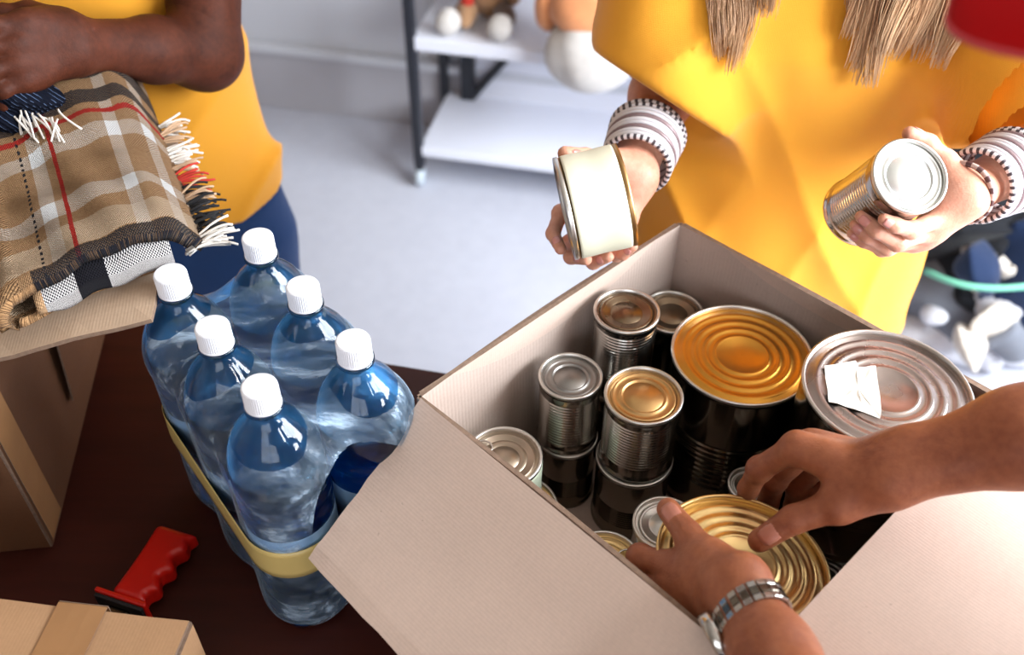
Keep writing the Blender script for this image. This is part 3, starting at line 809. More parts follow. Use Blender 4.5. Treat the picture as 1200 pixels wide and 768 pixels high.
# ---- the woman in yellow behind the box
wp = thing('person', (.37, 1.12, FLOOR), 'person in yellow tee with long blond hair and bangles holding two cans', 'person')
w_sh_r, w_sh_l = np.array([.195, 1.15, .60]), np.array([.555, 1.13, .60])
w_el_r, w_el_l = at(792, 68, 1.25), at(1268, 160, 1.135)
w_wr_r, w_wr_l = at(740, 206, 1.085), at(1124, 228, .985)
fR = [J([(692, 232, 1.072), (657, 250, 1.066), (648, 274, 1.046), (657, 292, 1.020)]), J([(702, 250, 1.078), (667, 286, 1.075), (669, 301, 1.045), (687, 304, 1.020)]),
      J([(716, 262, 1.082), (690, 299, 1.075), (695, 308, 1.048), (713, 301, 1.022)]), J([(730, 268, 1.082), (722, 298, 1.072), (730, 298, 1.05), (742, 289, 1.032)])]
tR = J([(738, 206, 1.085), (716, 190, 1.070), (686, 184, 1.052), (662, 180, 1.030)])
hR = hand_parts(w_wr_r, fR, tR, 1.04, at(715, 190, 1.08)-at(735, 240, 1.08), nrm(at(700, 240, 1.12)-at(700, 240, 1.05)), .90, (0, 1, 2, 3, 4))
fL = [J([(1100, 256, .985), (1068, 270, .955), (1049, 264, .938), (1036, 257, .934)]), J([(1092, 270, .995), (1052, 284, .972), (1027, 270, .957), (1009, 254, .962)]),
      J([(1082, 279, 1.006), (1040, 290, .992), (1017, 277, .978), (1002, 264, .980)]), J([(1070, 284, 1.016), (1034, 292, 1.006), (1012, 283, .996), (998, 274, .996)])]
tL = J([(1116, 214, .992), (1106, 190, .992), (1088, 168, .988), (1066, 157, .984)])
hL = hand_parts(w_wr_l, fL, tL, 1.0, at(1100, 200, 1.0)-at(1095, 270, 1.0), nrm(at(1100, 300, 1.03)-at(1090, 240, .98)), .90)
def w_torso(P):
    return tube_sdf(P, [-.02, .1, .25, .4, .52, .60, .66], [.37]*7, [1.12, 1.12, 1.12, 1.115, 1.125, 1.14, 1.15], [.16, .15, .135, .15, .165, .15, .05], [.10, .10, .09, .105, .095, .07, .05])
meshes = [body_low(wp, w_torso, [(np.array([.37, 1.15, .62]), np.array([.37, 1.13, .76]), .05, .048), (w_sh_r, w_el_r, .045, .038), (w_sh_l, w_el_l, .045, .038),
          (np.array([.29, 1.13, .0]), np.array([.28, 1.12, -.34]), .085, .055), (np.array([.28, 1.12, -.34]), np.array([.275, 1.14, -.67]), .053, .035), (np.array([.275, 1.15, -.70]), np.array([.27, 1.02, -.725]), .036, .026),
          (np.array([.45, 1.13, .0]), np.array([.46, 1.12, -.34]), .085, .055), (np.array([.46, 1.12, -.34]), np.array([.465, 1.14, -.67]), .053, .035), (np.array([.465, 1.15, -.70]), np.array([.47, 1.02, -.725]), .036, .026)])]
fn = arm_mesh(hR, w_wr_r, w_el_r, w_sh_r*.5+w_el_r*.5, .0235, .036, .040, nrm(at(700, 240, 1.12)-at(700, 240, 1.05)), .0025)
lo, hi = bounds(sum(fR, [])+tR+[w_wr_r, w_el_r], .045); meshes.append(surfnets(fn, lo, hi, .0026))
fn = arm_mesh(hL, w_wr_l, w_el_l, w_sh_l*.5+w_el_l*.5, .0235, .036, .040, nrm(at(1100, 300, 1.03)-at(1090, 240, .98)), .0025)
lo, hi = bounds(sum(fL, [])+tL+[w_wr_l, w_el_l], .045); meshes.append(surfnets(fn, lo, hi, .0026))
hm, W = head_mesh(np.array([.37, 1.10, .83]), np.array([-.05, -.85, -.5])); meshes.append(hm)
def P_(root, pts): 
    o = np.array(root.location); return np.asarray(pts)-o
def person_mesh(name, person, meshes, mat):
    V, Q = catmat(meshes); return pyd(name, P_(person, V), Q, mat, person)
person_mesh('body', wp, meshes, M['skin_woman'])
def shift_children(person):
    for ch in person.children:
        if ch.name.split('.')[0] in ('fingernail', 'eye', 'hair', 'shirt', 'jeans', 'shoe', 'cap', 'cap_visor', 'visor_piping'):
            n = len(ch.data.vertices); a = np.zeros(n*3, np.float32); ch.data.vertices.foreach_get('co', a)
            a = (a.reshape(-1, 3)-np.array(person.location, np.float32)).ravel(); ch.data.vertices.foreach_set('co', a); ch.data.update()
add_nails(wp, hR[1], M['nail_woman']); add_nails(wp, hL[1], M['nail_woman']); face_bits(wp, W, None)
def w_shirt_torso(P):
    return tube_sdf(P, [-.12, .0, .1, .25, .4, .52, .60, .67], [.375, .375, .375, .37, .37, .37, .37, .37], [1.12, 1.12, 1.12, 1.12, 1.115, 1.125, 1.14, 1.15],
                    [.215, .212, .205, .185, .180, .188, .165, .06], [.135, .135, .132, .128, .135, .12, .085, .06])
def ridge(x): return (1-np.abs(np.sin(x)))**2
def w_folds(P):
    X, Z = P[:, 0]-.37, P[:, 2]; wob = sinfield(P, 77, 11, .6)
    low = np.clip((.46-Z)*3.2, 0, 1)
    a = -.017*ridge((X*.95+Z*.62)*21+wob+.4)*low*np.clip(.62-X*3, .18, 1)          # drape from the far side of the chest down to the waist
    b = -.007*ridge(X*26-Z*5+wob*1.3)*np.clip((.26-Z)*4, 0, 1)
    c = -.011*ridge((X*.5-Z)*24+wob*1.5)*np.exp(-((np.abs(X)-.17)/.07)**2)*np.clip((Z-.2)*5, 0, 1)
    e = .010*np.exp(-((np.abs(X)-.085)/.06)**2-((Z-.43)/.08)**2)*-1
    return (a+b+c+e).astype(np.float32)
sl_r = w_sh_r*.0+w_el_r+nrm(w_wr_r-w_el_r)*.035
fn = shirt_sdf(w_shirt_torso, [(w_sh_r, w_el_r*.46+w_wr_r*.54+np.array([.014, .02, .015]), .088, .090, (-.55, 0, 0)), (w_sh_l, w_el_l*.68+w_wr_l*.32+np.array([.0, .01, .01]), .100, .102)], 11, .0035, w_folds)
w_shirt_fn = fn; v, q = surfnets(fn, (.02, .90, -.13), (.78, 1.32, .70), .0052)
pyd('shirt', v, q, M['shirt'], wp)
def jeans_sdf(cx, cy, wd=1.0, sp=.085):
    def fn(P):
        d = tube_sdf(P, [-.12, -.02, .06], [cx]*3, [cy]*3, [.165*wd, .17*wd, .16*wd], [.115, .112, .105])
        for s in (-1, 1):
            d = smin(d, rc(P, (cx+s*sp, cy, -.06), (cx+s*(sp+.01), cy-.005, -.36), .092, .068), .02)
            d = smin(d, rc(P, (cx+s*(sp+.01), cy-.005, -.36), (cx+s*(sp+.014), cy+.01, -.69), .067, .055), .02)
        return d+sinfield(P, 21, 40, .003)
    return fn
v, q = surfnets(jeans_sdf(.37, 1.13), (.12, .95, -.73), (.62, 1.30, .07), .009); pyd('jeans', v, q, M['denim_dark'], wp)
for x in (.272, .468):
    fnn = lambda P, x=x: np.maximum(smin(rc(P, (x, 1.16, -.705), (x, 1.01, -.722), .044, .036), rc(P, (x, 1.14, -.70), (x, 1.14, -.63), .046, .05), .02), FLOOR+.001-P[:, 2])
    v, q = surfnets(fnn, (x-.07, .94, -.76), (x+.07, 1.24, -.60), .008); pyd('shoe', v, q, M['shoe'], wp)
# hair: two long locks falling over the chest, and the scalp hair
sp = []; hc = np.array([.37, 1.11, .86])
def chest_y(x, z): 
    k = np.interp(z, [.3, .4, .52, .6], [.987, .978, 1.0, 1.05]); return k+.6*max(0, abs(x-.37)-.03)**2*6
def lock(x_lo, x_hi, zend, n, xroot, seed):
    r = random.Random(seed); nc = max(8, int((x_hi-x_lo)/.0065))
    clumps = [(x_lo+(x_hi-x_lo)*(k+r.uniform(.1, .9))/nc, zend+r.uniform(-.012, .045)+.035*(2*(k+.5)/nc-1)**2, r.uniform(.004, .032), r.uniform(0, 6.28), r.uniform(.3, 1)) for k in range(nc)]
    for i in range(n):
        xe, ze, yo, ph, tn = r.choice(clumps); sp_ = r.gauss(0, .0042); xs = xe+sp_; zs = ze+abs(r.gauss(0, .018)); ye = chest_y(xs, zs)-yo-r.uniform(0, .006)
        a = hc+np.array([xroot+r.uniform(-.02, .02), r.uniform(-.05, .03), .08*r.random()+.01])
        b = np.array([.37+(xroot*2.2)+r.uniform(-.02, .02), 1.08+r.uniform(-.03, .03), .70]); c = np.array([xe*.9+.1*(x_lo+x_hi)/2+sp_*2.6, chest_y(xe, .53)-yo-r.uniform(0, .012), .55])
        pts = bez([a, b, c, np.array([xe+sp_*1.8, ye-.004, zs+.07]), np.array([xs, ye, zs])], 18)
        w = np.linspace(0, 1, 18); pts[:, 0] += .0045*np.sin(w*13+ph)*w; pts[:, 1] += .003*np.cos(w*11+ph)*w
        sp.append((pts, r.uniform(0, .25), min(1, .35+.6*tn+r.uniform(-.1, .1))))
lock(.198, .270, .405, 1000, -.07, 1); lock(.342, .455, .385, 1500, .07, 2)
Q_ = np.concatenate([p for p, _, _ in sp]).astype(np.float32); need = np.repeat(np.array([random.uniform(.002, .013) for _ in sp], np.float32), [len(p) for p, _, _ in sp])
for _ in range(6):                      # lay every strand on the shirt, not in it
    d_ = w_shirt_fn(Q_); Q_[:, 1] -= np.where(Q_[:, 2] < .68, np.clip(need-d_, 0, .03), 0)
k_ = 0
for i_, (p, a_, b_) in enumerate(sp): sp[i_] = (Q_[k_:k_+len(p)].astype(float), a_, b_); k_ += len(p)
for i in range(420):
    a = random.uniform(0, 2*math.pi); e = random.uniform(.15, 1)
    d = np.array([math.cos(a)*math.sqrt(1-e*e), math.sin(a)*math.sqrt(1-e*e), e])
    if d[1] < -.45 and d[2] < .75: continue
    p0 = hc+d*np.array([.082, .10, .095]); p1 = hc+np.array([d[0]*.10, max(d[1], -.1)*.11+.02, -.10]); p2 = np.array([.37+d[0]*.12, 1.17+.05*d[1], .60])
    sp.append((bez([hc+np.array([d[0]*.02, -.02, .10]), p0*1.0+np.array([0, 0, .03]), p1, p2], 9), 0, .3))
strands('hair', sp, M['hair_blond'], wp, .00085)
shift_children(wp)

# ---- bangles and bracelets
def mk_beaded(name, light, dark, n):
    t = NT(name); s = t.n('ShaderNodeSeparateXYZ'); t.l(t.coord(), s.inputs[0])
    a = t.math('ARCTAN2', s.outputs[1], s.outputs[0]); f = t.math('GREATER_THAN', t.math('SINE', t.math('MULTIPLY', a, n)), 0.1)
    t.set(col=t.mix(f, lin(light), lin(dark)), rough=0.35, metal=0.0); return t.m
M['bangle_check'] = mk_beaded('bangle_dark_dashes', (226, 220, 222), (62, 54, 60), 34)
M['bangle_white'] = plain('bangle_silver_white', (226, 222, 226), 0.28, metal=0.25, var=0.03)
M['bangle_mauve'] = plain('bangle_mauve', (140, 118, 120), 0.35, metal=0.2)
M['bangle_metal'] = mk_beaded('bracelet_studded_metal', (196, 170, 160), (90, 60, 60), 16)
def ring_obj(name, c, axis, R, r, mat, label, cat, group, sx=1.0, flat=1.0, n=40):
    mt = frame_from(c, axis); v, f = [], []
    for k in range(n):
        a = 2*math.pi*k/n
        for j in range(8):
            b = 2*math.pi*j/8; rr = R+r*math.cos(b)*flat; v.append((rr*math.cos(a)*sx, rr*math.sin(a), r*math.sin(b)))
    for k in range(n):
        for j in range(8):
            f.append((k*8+j, ((k+1) % n)*8+j, ((k+1) % n)*8+(j+1) % 8, k*8+(j+1) % 8))
    o = pyd(name, v, f, mat); o.matrix_world = mt; return tag(o, label, cat, group)
ORD = ['first', 'second', 'third', 'fourth', 'fifth', 'sixth', 'seventh', 'eighth', 'ninth', 'tenth', 'eleventh', 'twelfth']
def bangles(wr, el, d0, step, n, R0, R1, gname, desc):
    ax = nrm(el-wr)
    for i in range(n):
        t = i/(n-1); big = i in (0, n-1, n-2)
        m_ = M['bangle_check'] if big else (M['bangle_white'] if i % 3 else M['bangle_mauve'])
        kind = ('dark-dashed bangle' if big else ('plain pale bangle' if i % 3 else 'thin mauve bangle'))
        ring_obj('bangle', wr+ax*(d0+step*i), ax+np.array([.012*math.sin(i*2.1), .012*math.cos(i*1.7), 0]), R0+(R1-R0)*t, .0031 if big else .0027, m_, kind+', '+ORD[i]+' from the hand, on '+desc, 'bangle', gname)
bangles(w_wr_r, w_el_r, .020, .0062, 11, .0375, .0425, 'bangles on the arm with the cream can', 'the arm holding the cream-labelled can')
bangles(w_wr_l, w_el_l, .034, .0064, 12, .0365, .0430, 'bangles on the arm with the tall can', 'the arm holding the tall white-lidded can')
ring_obj('bracelet', w_wr_l+nrm(w_el_l-w_wr_l)*.006, w_el_l-w_wr_l, .0300, .0030, M['bangle_metal'], 'narrow studded metal bracelet at the wrist by the white-lidded can', 'bracelet', None)

# ---- the man reaching in, wearing a watch
mp = thing('person', (.80, -.10, FLOOR), 'person with bare tanned arms and a silver watch lifting a gold can', 'person')
m_wr_r, m_wr_l = at(1052, 548, .815), at(868, 700, .770)
m_f_r, m_f_l = at(1200, 512, .785), at(905, 768, .722)
m_el_r, m_el_l = at(1430, 455, .750), at(1005, 955, .60)
m_sh_r, m_sh_l = np.array([.74, .30, .56]), np.array([.43, .0, .54])
fr_ = [J([(934, 524, .852), (890, 550, .884), (877, 573, .906), (873, 592, .925)]), J([(950, 522, .872), (908, 562, .915), (900, 590, .935), (895, 606, .948)]),
       J([(970, 530, .886), (935, 570, .925), (930, 594, .944), (925, 606, .955)]), J([(992, 540, .892), (962, 575, .922), (956, 594, .938), (950, 606, .948)])]
tr_ = J([(1028, 570, .822), (982, 592, .826), (930, 609, .836), (890, 634, .843)])
dR = nrm(at(1000, 500, .80)-at(1000, 560, .87))
hMR = hand_parts(m_wr_r, fr_, tr_, 1.12, at(990, 580, .83)-at(1000, 530, .86), dR, 1.06, (4,))
fl_ = [J([(794, 664, .835), (750, 653, .862), (747, 668, .888), (760, 676, .908)]), J([(790, 684, .835), (750, 685, .872), (752, 700, .896), (766, 704, .914)]),
       J([(797, 704, .830), (762, 712, .868), (764, 724, .890), (776, 726, .908)]), J([(812, 722, .822), (784, 735, .855), (784, 745, .876), (794, 747, .892)])]
tl_ = J([(862, 684, .785), (832, 655, .812), (806, 627, .838), (783, 597, .862)])
dL = nrm(at(800, 690, .78)-at(830, 670, .85))
hML = hand_parts(m_wr_l, fl_, tl_, 1.14, at(840, 660, .80)-at(820, 720, .80), dL, 1.04, (4,))
mc = np.array([.60, .14, .50])
def m_torso(P):
    d = rc(P, (.88, -.16, .18), (.66, .10, .46), .125, .145, nrm((-.7, .7, -.5)), .75); return smin(d, rc(P, m_sh_r*.85+m_sh_l*.15, m_sh_l*.85+m_sh_r*.15, .075, .075), .08)
mh = np.array([.395, .36, .77])
hips = np.array([.90, -.18, .14])
sidev = nrm(m_sh_r-m_sh_l); sidev[2] = 0
legs = []
for s in (-1, 1):
    hp = hips+sidev*s*.09; kn = np.array([hp[0]-.02, hp[1]+.03, -.30]); ft = np.array([hp[0]+.02, hp[1]-.02, -.68])
    legs += [(hp, kn, .09, .06), (kn, ft, .058, .04), (np.array([ft[0], ft[1], -.70]), np.array([ft[0]-.10, ft[1]+.10, -.72]), .038, .03)]
meshes = [body_low(mp, m_torso, [(np.array([.60, .14, .58]), mh-np.array([-.03, .03, .07]), .056, .056), (m_sh_r, m_el_r, .055, .044), (m_sh_l, m_el_l, .055, .044)]+legs)]
fn = arm_mesh(hMR, m_wr_r, m_el_r, None, .0285, .043, 0, dR, .0025, (m_f_r, .0385))
lo, hi = bounds(sum(fr_, [])+tr_+[m_wr_r, m_el_r], .05); meshes.append(surfnets(fn, lo, hi, .0025))
fn = arm_mesh(hML, m_wr_l, m_el_l, None, .0235, .043, 0, dL, .0025, (m_f_l, .0290))
lo, hi = bounds(sum(fl_, [])+tl_+[m_wr_l, m_el_l], .05); meshes.append(surfnets(fn, lo, hi, .0025))
mfwd = nrm(np.array([-.62, .55, -.55])); hm, W = head_mesh(mh, mfwd, 1.04); meshes.append(hm)
person_mesh('body', mp, meshes, M['skin_man'])
add_nails(mp, hMR[1], M['nail_man']); add_nails(mp, hML[1], M['nail_man']); face_bits(mp, W, None)
def m_sh_torso(P):
    d = rc(P, (.89, -.17, .16), (.66, .10, .46), .150, .165, nrm((-.7, .7, -.5)), .78); return smin(d, rc(P, m_sh_r*.85+m_sh_l*.15, m_sh_l*.85+m_sh_r*.15, .088, .088), .08)
v, q = surfnets(shirt_sdf(m_sh_torso, [(m_sh_r, m_sh_r*.42+m_el_r*.58, .078, .070), (m_sh_l, m_sh_l*.42+m_el_l*.58, .078, .070)], 31, .004), (.2, -.42, -.05), (1.15, .55, .72), .009)
pyd('shirt', v, q, M['shirt_man'], mp)
def m_jeans(P):
    d = rc(P, hips+np.array([.0, .0, .03]), hips-np.array([0, 0, .06]), .155, .15)
    for s in (-1, 1):
        hp = hips+sidev*s*.09-np.array([0, 0, .05]); kn = np.array([hp[0]-.02, hp[1]+.03, -.30]); ft = np.array([hp[0]+.02, hp[1]-.02, -.69])
        d = smin(d, rc(P, hp, kn, .10, .076), .03); d = smin(d, rc(P, kn, ft, .074, .062), .03)
    return d
v, q = surfnets(m_jeans, (.6, -.5, -.76), (1.2, .2, .33), .010); pyd('jeans', v, q, M['denim_dark'], mp)
for a, b, ra, rb in (legs[2], legs[5]):
    fnn = lambda P, a=a, b=b: np.maximum(rc(P, a+np.array([.03, -.03, -.0]), b+np.array([-.02, .02, .0]), .047, .038), FLOOR+.001-P[:, 2])
    lo, hi = bounds([a, b], .08); lo[2] = -.76; v, q = surfnets(fnn, lo, hi, .008); pyd('shoe', v, q, M['shoe'], mp)
# red cap: crown on the head, visor reaching over the box
up_ = nrm(np.array([0, 0, 1.])-mfwd*mfwd[2]); sd_ = np.cross(mfwd, up_)
def cap_fn(P):
    q = P-mh.astype(np.float32); L = np.stack([q@sd_, q@mfwd, q@up_], 1).astype(np.float32)
    return np.maximum(ell(L, (0, -.014, .032), (.088, .108, .104)), .040-L[:, 2]+.10*L[:, 1]*0)
v, q = surfnets(cap_fn, mh-.16, mh+.16, .006); pyd('cap', v, q, M['redcap'], mp)
def mhair_fn(P):
    q = P-mh.astype(np.float32); L = np.stack([q@sd_, q@mfwd, q@up_], 1).astype(np.float32)
    d = smax(ell(L, (0, -.018, .026), (.082, .100, .094)), L[:, 1]*.9+L[:, 2]*-.35-.022, .01); return np.maximum(smax(d, -.045-L[:, 2], .01), -ell(L, (0, -.012, .028), (.070, .088, .080)))+sinfield(P, 61, 160, .0015)
v, q = surfnets(mhair_fn, mh-.16, mh+.16, .006); ho = pyd('hair', v, q, M['hair_black'], mp)
tipv = at(1130, -30, .52); rootv = mh+mfwd*.085+up_*.042
av = nrm(tipv-rootv); Lv = np.linalg.norm(tipv-rootv); sv = nrm(np.cross(av, up_)); nv_ = np.cross(sv, av)
if nv_[2] < 0: nv_ = -nv_
V, Fc = [], []; NU, NV = 24, 10
def vis(u, v_):                # u across -1..1, v from root to tip
    w = .078*math.sqrt(max(0, 1-(v_*.98)**3)); return rootv+av*(Lv*v_)+sv*(w*u)-nv_*(.020*u*u*(1-.3*v_))
for lay in (.0016, -.0016):
    for j in range(NV+1):
        for i in range(NU+1): V.append(vis(2*i/NU-1, 1-(1-j/NV)**1.6)+nv_*lay)
N = (NU+1)*(NV+1)
for j in range(NV):
    for i in range(NU):
        a = j*(NU+1)+i; Fc += [(a, a+1, a+NU+2, a+NU+1), (a+N+NU+1, a+N+NU+2, a+N+1, a+N)]
pyd('cap_visor', V, Fc, M['redcap'], mp)
edge = [vis(-1, 1-(1-j/NV)**1.6) for j in range(NV+1)]+[vis(2*i/NU-1, 1) for i in range(1, NU)]+[vis(1, 1-(1-j/NV)**1.6) for j in range(NV, -1, -1)]
v, f = tube(edge, .0019, 8); pyd('visor_piping', v, f, M['redpale'], mp)
shift_children(mp)
# watch
wax = nrm(m_f_l-m_wr_l); wcn = m_wr_l+wax*.020
wt = thing('wrist_watch', wcn, 'silver link watch on the wrist beside the gold can', 'watch'); bpy.context.view_layer.update()
fx = nrm(dL-wax*np.dot(dL, wax)); fy = np.cross(wax, fx)
for k in range(22):
    a = 2*math.pi*(k+.5)/22; rx, ry = .0235, .0295
    c = wcn+fx*(rx*math.cos(a))+fy*(ry*math.sin(a)); tdir = nrm(-fx*rx*math.sin(a)+fy*ry*math.cos(a)); out = nrm(np.cross(tdir, wax))
    if np.dot(out, c-wcn) < 0: out = -out
    for off, wd in ((-.0065, .0052), (0, .0066), (.0065, .0052)):
        obox('link', c+wax*(off-wd/2)-tdir*.0035-out*.0005, wax*wd, tdir*.0070, out*.0026, M['steel' if off else 'steel_dark'], wt, .0006)
fz = nrm(fx*.35-fy*np.sign(np.dot(fy, cR))*.94); cc = wcn+fz*.0275
v, f = lathe([(.0002, -.002), (.0185, -.002), (.0195, .001), (.0195, .006), (.0178, .0085), (.0165, .0085)], 36); mt = frame_from(cc, fz)
cs = pyd('case', inv_local(wt, [mt @ Vector(p) for p in v]), f, M['steel'], wt)
v, f = lathe([(.0166, .0082), (.0002, .0084)], 36); pyd('dial', inv_local(wt, [mt @ Vector(p) for p in v]), f, M['black'], cs)

# ---- the person in yellow with the blankets
lp = thing('person', (-.56, 1.22, FLOOR), 'person in yellow tee with dark forearm across holding a dark scarf', 'person')
l_sh_l, l_sh_r = np.array([-.355, 1.24, .62]), np.array([-.74, 1.20, .62])
l_el_l = at(240, 62, 1.215); l_wr = at(82, 52, 1.035); l_el_r = np.array([-.80, 1.10, .33]); l_wr_r = np.array([-.68, .94, .43])
fl2 = [J([(30, 26, .990), (-8, 30, .968), (-24, 52, .966), (-18, 70, .985)]), J([(20, 50, .986), (-18, 56, .966), (-30, 80, .970), (-20, 92, .990)]),
       J([(20, 74, .990), (-12, 84, .972), (-18, 104, .980), (-6, 112, 1.000)]), J([(30, 95, 1.000), (4, 106, .986), (4, 122, .996), (16, 126, 1.012)])]
tl2 = J([(62, 30, 1.03), (34, 18, 1.03), (4, 16, 1.02), (-22, 18, 1.01)])
dl2 = nrm(at(40, 60, .97)-at(40, 60, 1.05))
hL2 = hand_parts(l_wr, fl2, tl2, 1.0, at(40, 20, 1.0)-at(40, 90, 1.0), dl2, 1.02)
fr2 = []
for i in range(4):
    o = np.array([.01*i, .012*i, -.018*i]); fr2.append([l_wr_r+np.array([.07, -.04, .02])+o, l_wr_r+np.array([.105, -.035, .0])+o, l_wr_r+np.array([.115, -.01, -.02])+o, l_wr_r+np.array([.10, .012, -.025])+o])
tr2 = [l_wr_r+np.array(p) for p in ((.02, -.02, .02), (.05, -.01, .04), (.08, .01, .045), (.105, .02, .04))]
hR2 = hand_parts(l_wr_r, fr2, tr2, 1.0, np.array([-.2, -.2, .6]), nrm(np.array([.3, -.9, .2])), 1.0)
def l_torso(P): return tube_sdf(P, [-.02, .1, .25, .4, .54, .63, .68], [-.555]*7, [1.22]*7, [.16, .15, .14, .16, .17, .14, .05], [.10, .10, .10, .11, .10, .07, .05])
meshes = [body_low(lp, l_torso, [(np.array([-.55, 1.23, .64]), np.array([-.55, 1.20, .80]), .053, .05), (l_sh_l, l_el_l, .050, .043), (l_sh_r, l_el_r, .050, .042),
          (np.array([-.64, 1.22, 0]), np.array([-.65, 1.21, -.36]), .085, .055), (np.array([-.65, 1.21, -.36]), np.array([-.655, 1.23, -.68]), .05, .036), (np.array([-.655, 1.23, -.70]), np.array([-.66, 1.10, -.722]), .036, .028),
          (np.array([-.47, 1.22, 0]), np.array([-.46, 1.21, -.36]), .085, .055), (np.array([-.46, 1.21, -.36]), np.array([-.455, 1.23, -.68]), .05, .036), (np.array([-.455, 1.23, -.70]), np.array([-.45, 1.10, -.722]), .036, .028)])]
fn = arm_mesh(hL2, l_wr, l_el_l, l_el_l*.4+l_sh_l*.6, .0255, .0400, .044, dl2, .003, (l_wr*.42+l_el_l*.58, .0345))
lo, hi = bounds(sum(fl2, [])+tl2+[l_wr, l_el_l, l_el_l*.4+l_sh_l*.6], .06); meshes.append(surfnets(fn, lo, hi, .0032))
fn = arm_mesh(hR2, l_wr_r, l_el_r, None, .028, .042, .047, dl2, .003)
lo, hi = bounds(sum(fr2, [])+tr2+[l_wr_r, l_el_r], .05); meshes.append(surfnets(fn, lo, hi, .004))
hm, W = head_mesh(np.array([-.55, 1.18, .88]), np.array([.1, -.85, -.5])); meshes.append(hm)
person_mesh('body', lp, meshes, M['skin_dark'])
add_nails(lp, hL2[1], M['nail_dark']); face_bits(lp, W, None)
def l_sh_torso(P): return tube_sdf(P, [-.05, .1, .25, .4, .54, .63, .69], [-.555]*7, [1.22]*7, [.210, .207, .196, .186, .192, .165, .06], [.135, .135, .132, .135, .12, .085, .06])
def l_folds(P): return (-.010*ridge((P[:, 0]*1.1-P[:, 2]*.6)*22+sinfield(P, 78, 11, .6))*np.clip((.45-P[:, 2])*3, 0, 1)).astype(np.float32)
v, q = surfnets(shirt_sdf(l_sh_torso, [(l_sh_l, l_sh_l*.45+l_el_l*.55, .083, .080), (l_sh_r, l_sh_r*.45+l_el_r*.55, .083, .080)], 41, .004, l_folds, .06), (-.95, .98, .04), (-.15, 1.40, .72), .006)
pyd('shirt', v, q, M['shirt'], lp)
v, q = surfnets(jeans_sdf(-.545, 1.22, 1.22, .10), (-.86, 1.02, -.73), (-.26, 1.42, .10), .008); pyd('jeans', v, q, M['denim'], lp)
for x in (-.655, -.455):
    fnn = lambda P, x=x: np.maximum(smin(rc(P, (x, 1.25, -.705), (x, 1.09, -.722), .044, .036), rc(P, (x, 1.23, -.70), (x, 1.23, -.63), .046, .05), .02), FLOOR+.001-P[:, 2])
    v, q = surfnets(fnn, (x-.07, 1.02, -.76), (x+.07, 1.33, -.60), .008); pyd('shoe', v, q, M['shoe'], lp)
sp = []; hc = np.array([-.55, 1.19, .91])
for i in range(260):
    a = random.uniform(0, 2*math.pi); e = random.uniform(.1, 1); d = np.array([math.cos(a)*math.sqrt(1-e*e), math.sin(a)*math.sqrt(1-e*e), e])
    if d[1] < -.45 and d[2] < .75: continue
    sp.append((bez([hc+np.array([d[0]*.02, -.02, .10]), hc+d*np.array([.085, .10, .10])+np.array([0, 0, .03]), hc+np.array([d[0]*.11, max(d[1], -.1)*.11+.02, -.10]), np.array([-.55+d[0]*.13, 1.26+.04*d[1], .62])], 9), 0, 1))
for i in range(90):                     # long braids over the chest
    xe = random.uniform(-.735, -.600); ze = random.uniform(.425, .47) if xe < -.63 else random.uniform(.455, .52)
    sp.append((bez([hc+np.array([-.07, 0, .02]), np.array([-.66, 1.16, .72]), np.array([xe, 1.06, .58]), np.array([xe+random.uniform(-.02, .02), 1.05, ze])], 10), 0, 1))
strands('hair', sp, M['hair_black'], lp, .0026, 5)
shift_children(lp)
# ------------------------------------------------------------------ box under the blanket
LB = thing('cardboard_box', (-.70, .77, 0), 'brown cardboard box under the plaid blanket with its flap out', 'box'); bpy.context.view_layer.update()
k0 = np.array([-.506, .624, 0]); k1 = np.array([-.547, .944, 0]); ld_ = nrm(k1-k0); lw_ = np.array([-ld_[1], ld_[0], 0])   # lw_: into the box
LH = .278; LWD = .38; LDP = .335
k1 = k0+ld_*LDP; k2 = k0+lw_*LWD; k3 = k1+lw_*LWD
panel('bottom_panel', dz(k0, .004), dz(k1, .004), dz(k2, .004), dz(k3, .004), BT, M['card_brown_shaded'], LB, 1, 1)
for i, (a, b) in enumerate(((k0, k1), (k1, k3), (k3, k2), (k2, k0))):
    panel('side_panel', dz(a, .005), dz(b, .005), dz(a, LH), dz(b, LH), BT, M['card_brown_shaded'], LB, 10, 8, lambda u, v, s=(1 if i == 0 else .5): -.006*s*math.sin(math.pi*u)*math.sin(math.pi*v), 20+i)
fa, fb = atz(179, 377, .306), atz(209, 152, .306)
panel('flap', dz(k0, LH), dz(k1, LH), fa, fb, BT, M['card_flap'], LB, 14, 10, lambda u, v: -.004*math.sin(math.pi*v), 25, rough_edge=.0009, swap=True)
panel('flap', dz(k2, LH), dz(k0, LH), dz(k2, LH)-ld_*.02+np.array([0, 0, -.15]), dz(k0, LH)-ld_*.02+lw_*.012+np.array([0, 0, -.15]), BT, M['card_brown_shaded'], LB, 8, 6, None, 26)
panel('flap', dz(k3, LH), dz(k2, LH), dz(k3, LH)+lw_*.14+np.array([0, 0, -.08]), dz(k2, LH)+lw_*.14+np.array([0, 0, -.08]), BT, M['card_brown_shaded'], LB, 6, 6, None, 27)
# folded paper tab and torn notch on the side that faces the bottles
tb0 = dz(k0+ld_*.175-lw_*.004, .03); 
panel('torn_tab', dz(k0+ld_*.17-lw_*.006, .055), dz(k0+ld_*.325-lw_*.006, .03), dz(k0+ld_*.20-lw_*.008, .19), dz(k0+ld_*.325-lw_*.006, .22), .002, M['card_brown_shaded'], LB, 4, 4, None, 28)
panel('packing_tape', dz(k0+ld_*.004-lw_*.003, .01), dz(k0+ld_*.045-lw_*.003, .01), dz(k0+ld_*.004-lw_*.003, .262), dz(k0+ld_*.045-lw_*.003, .262), .0006, M['tape'], LB, 2, 4, None, 29)

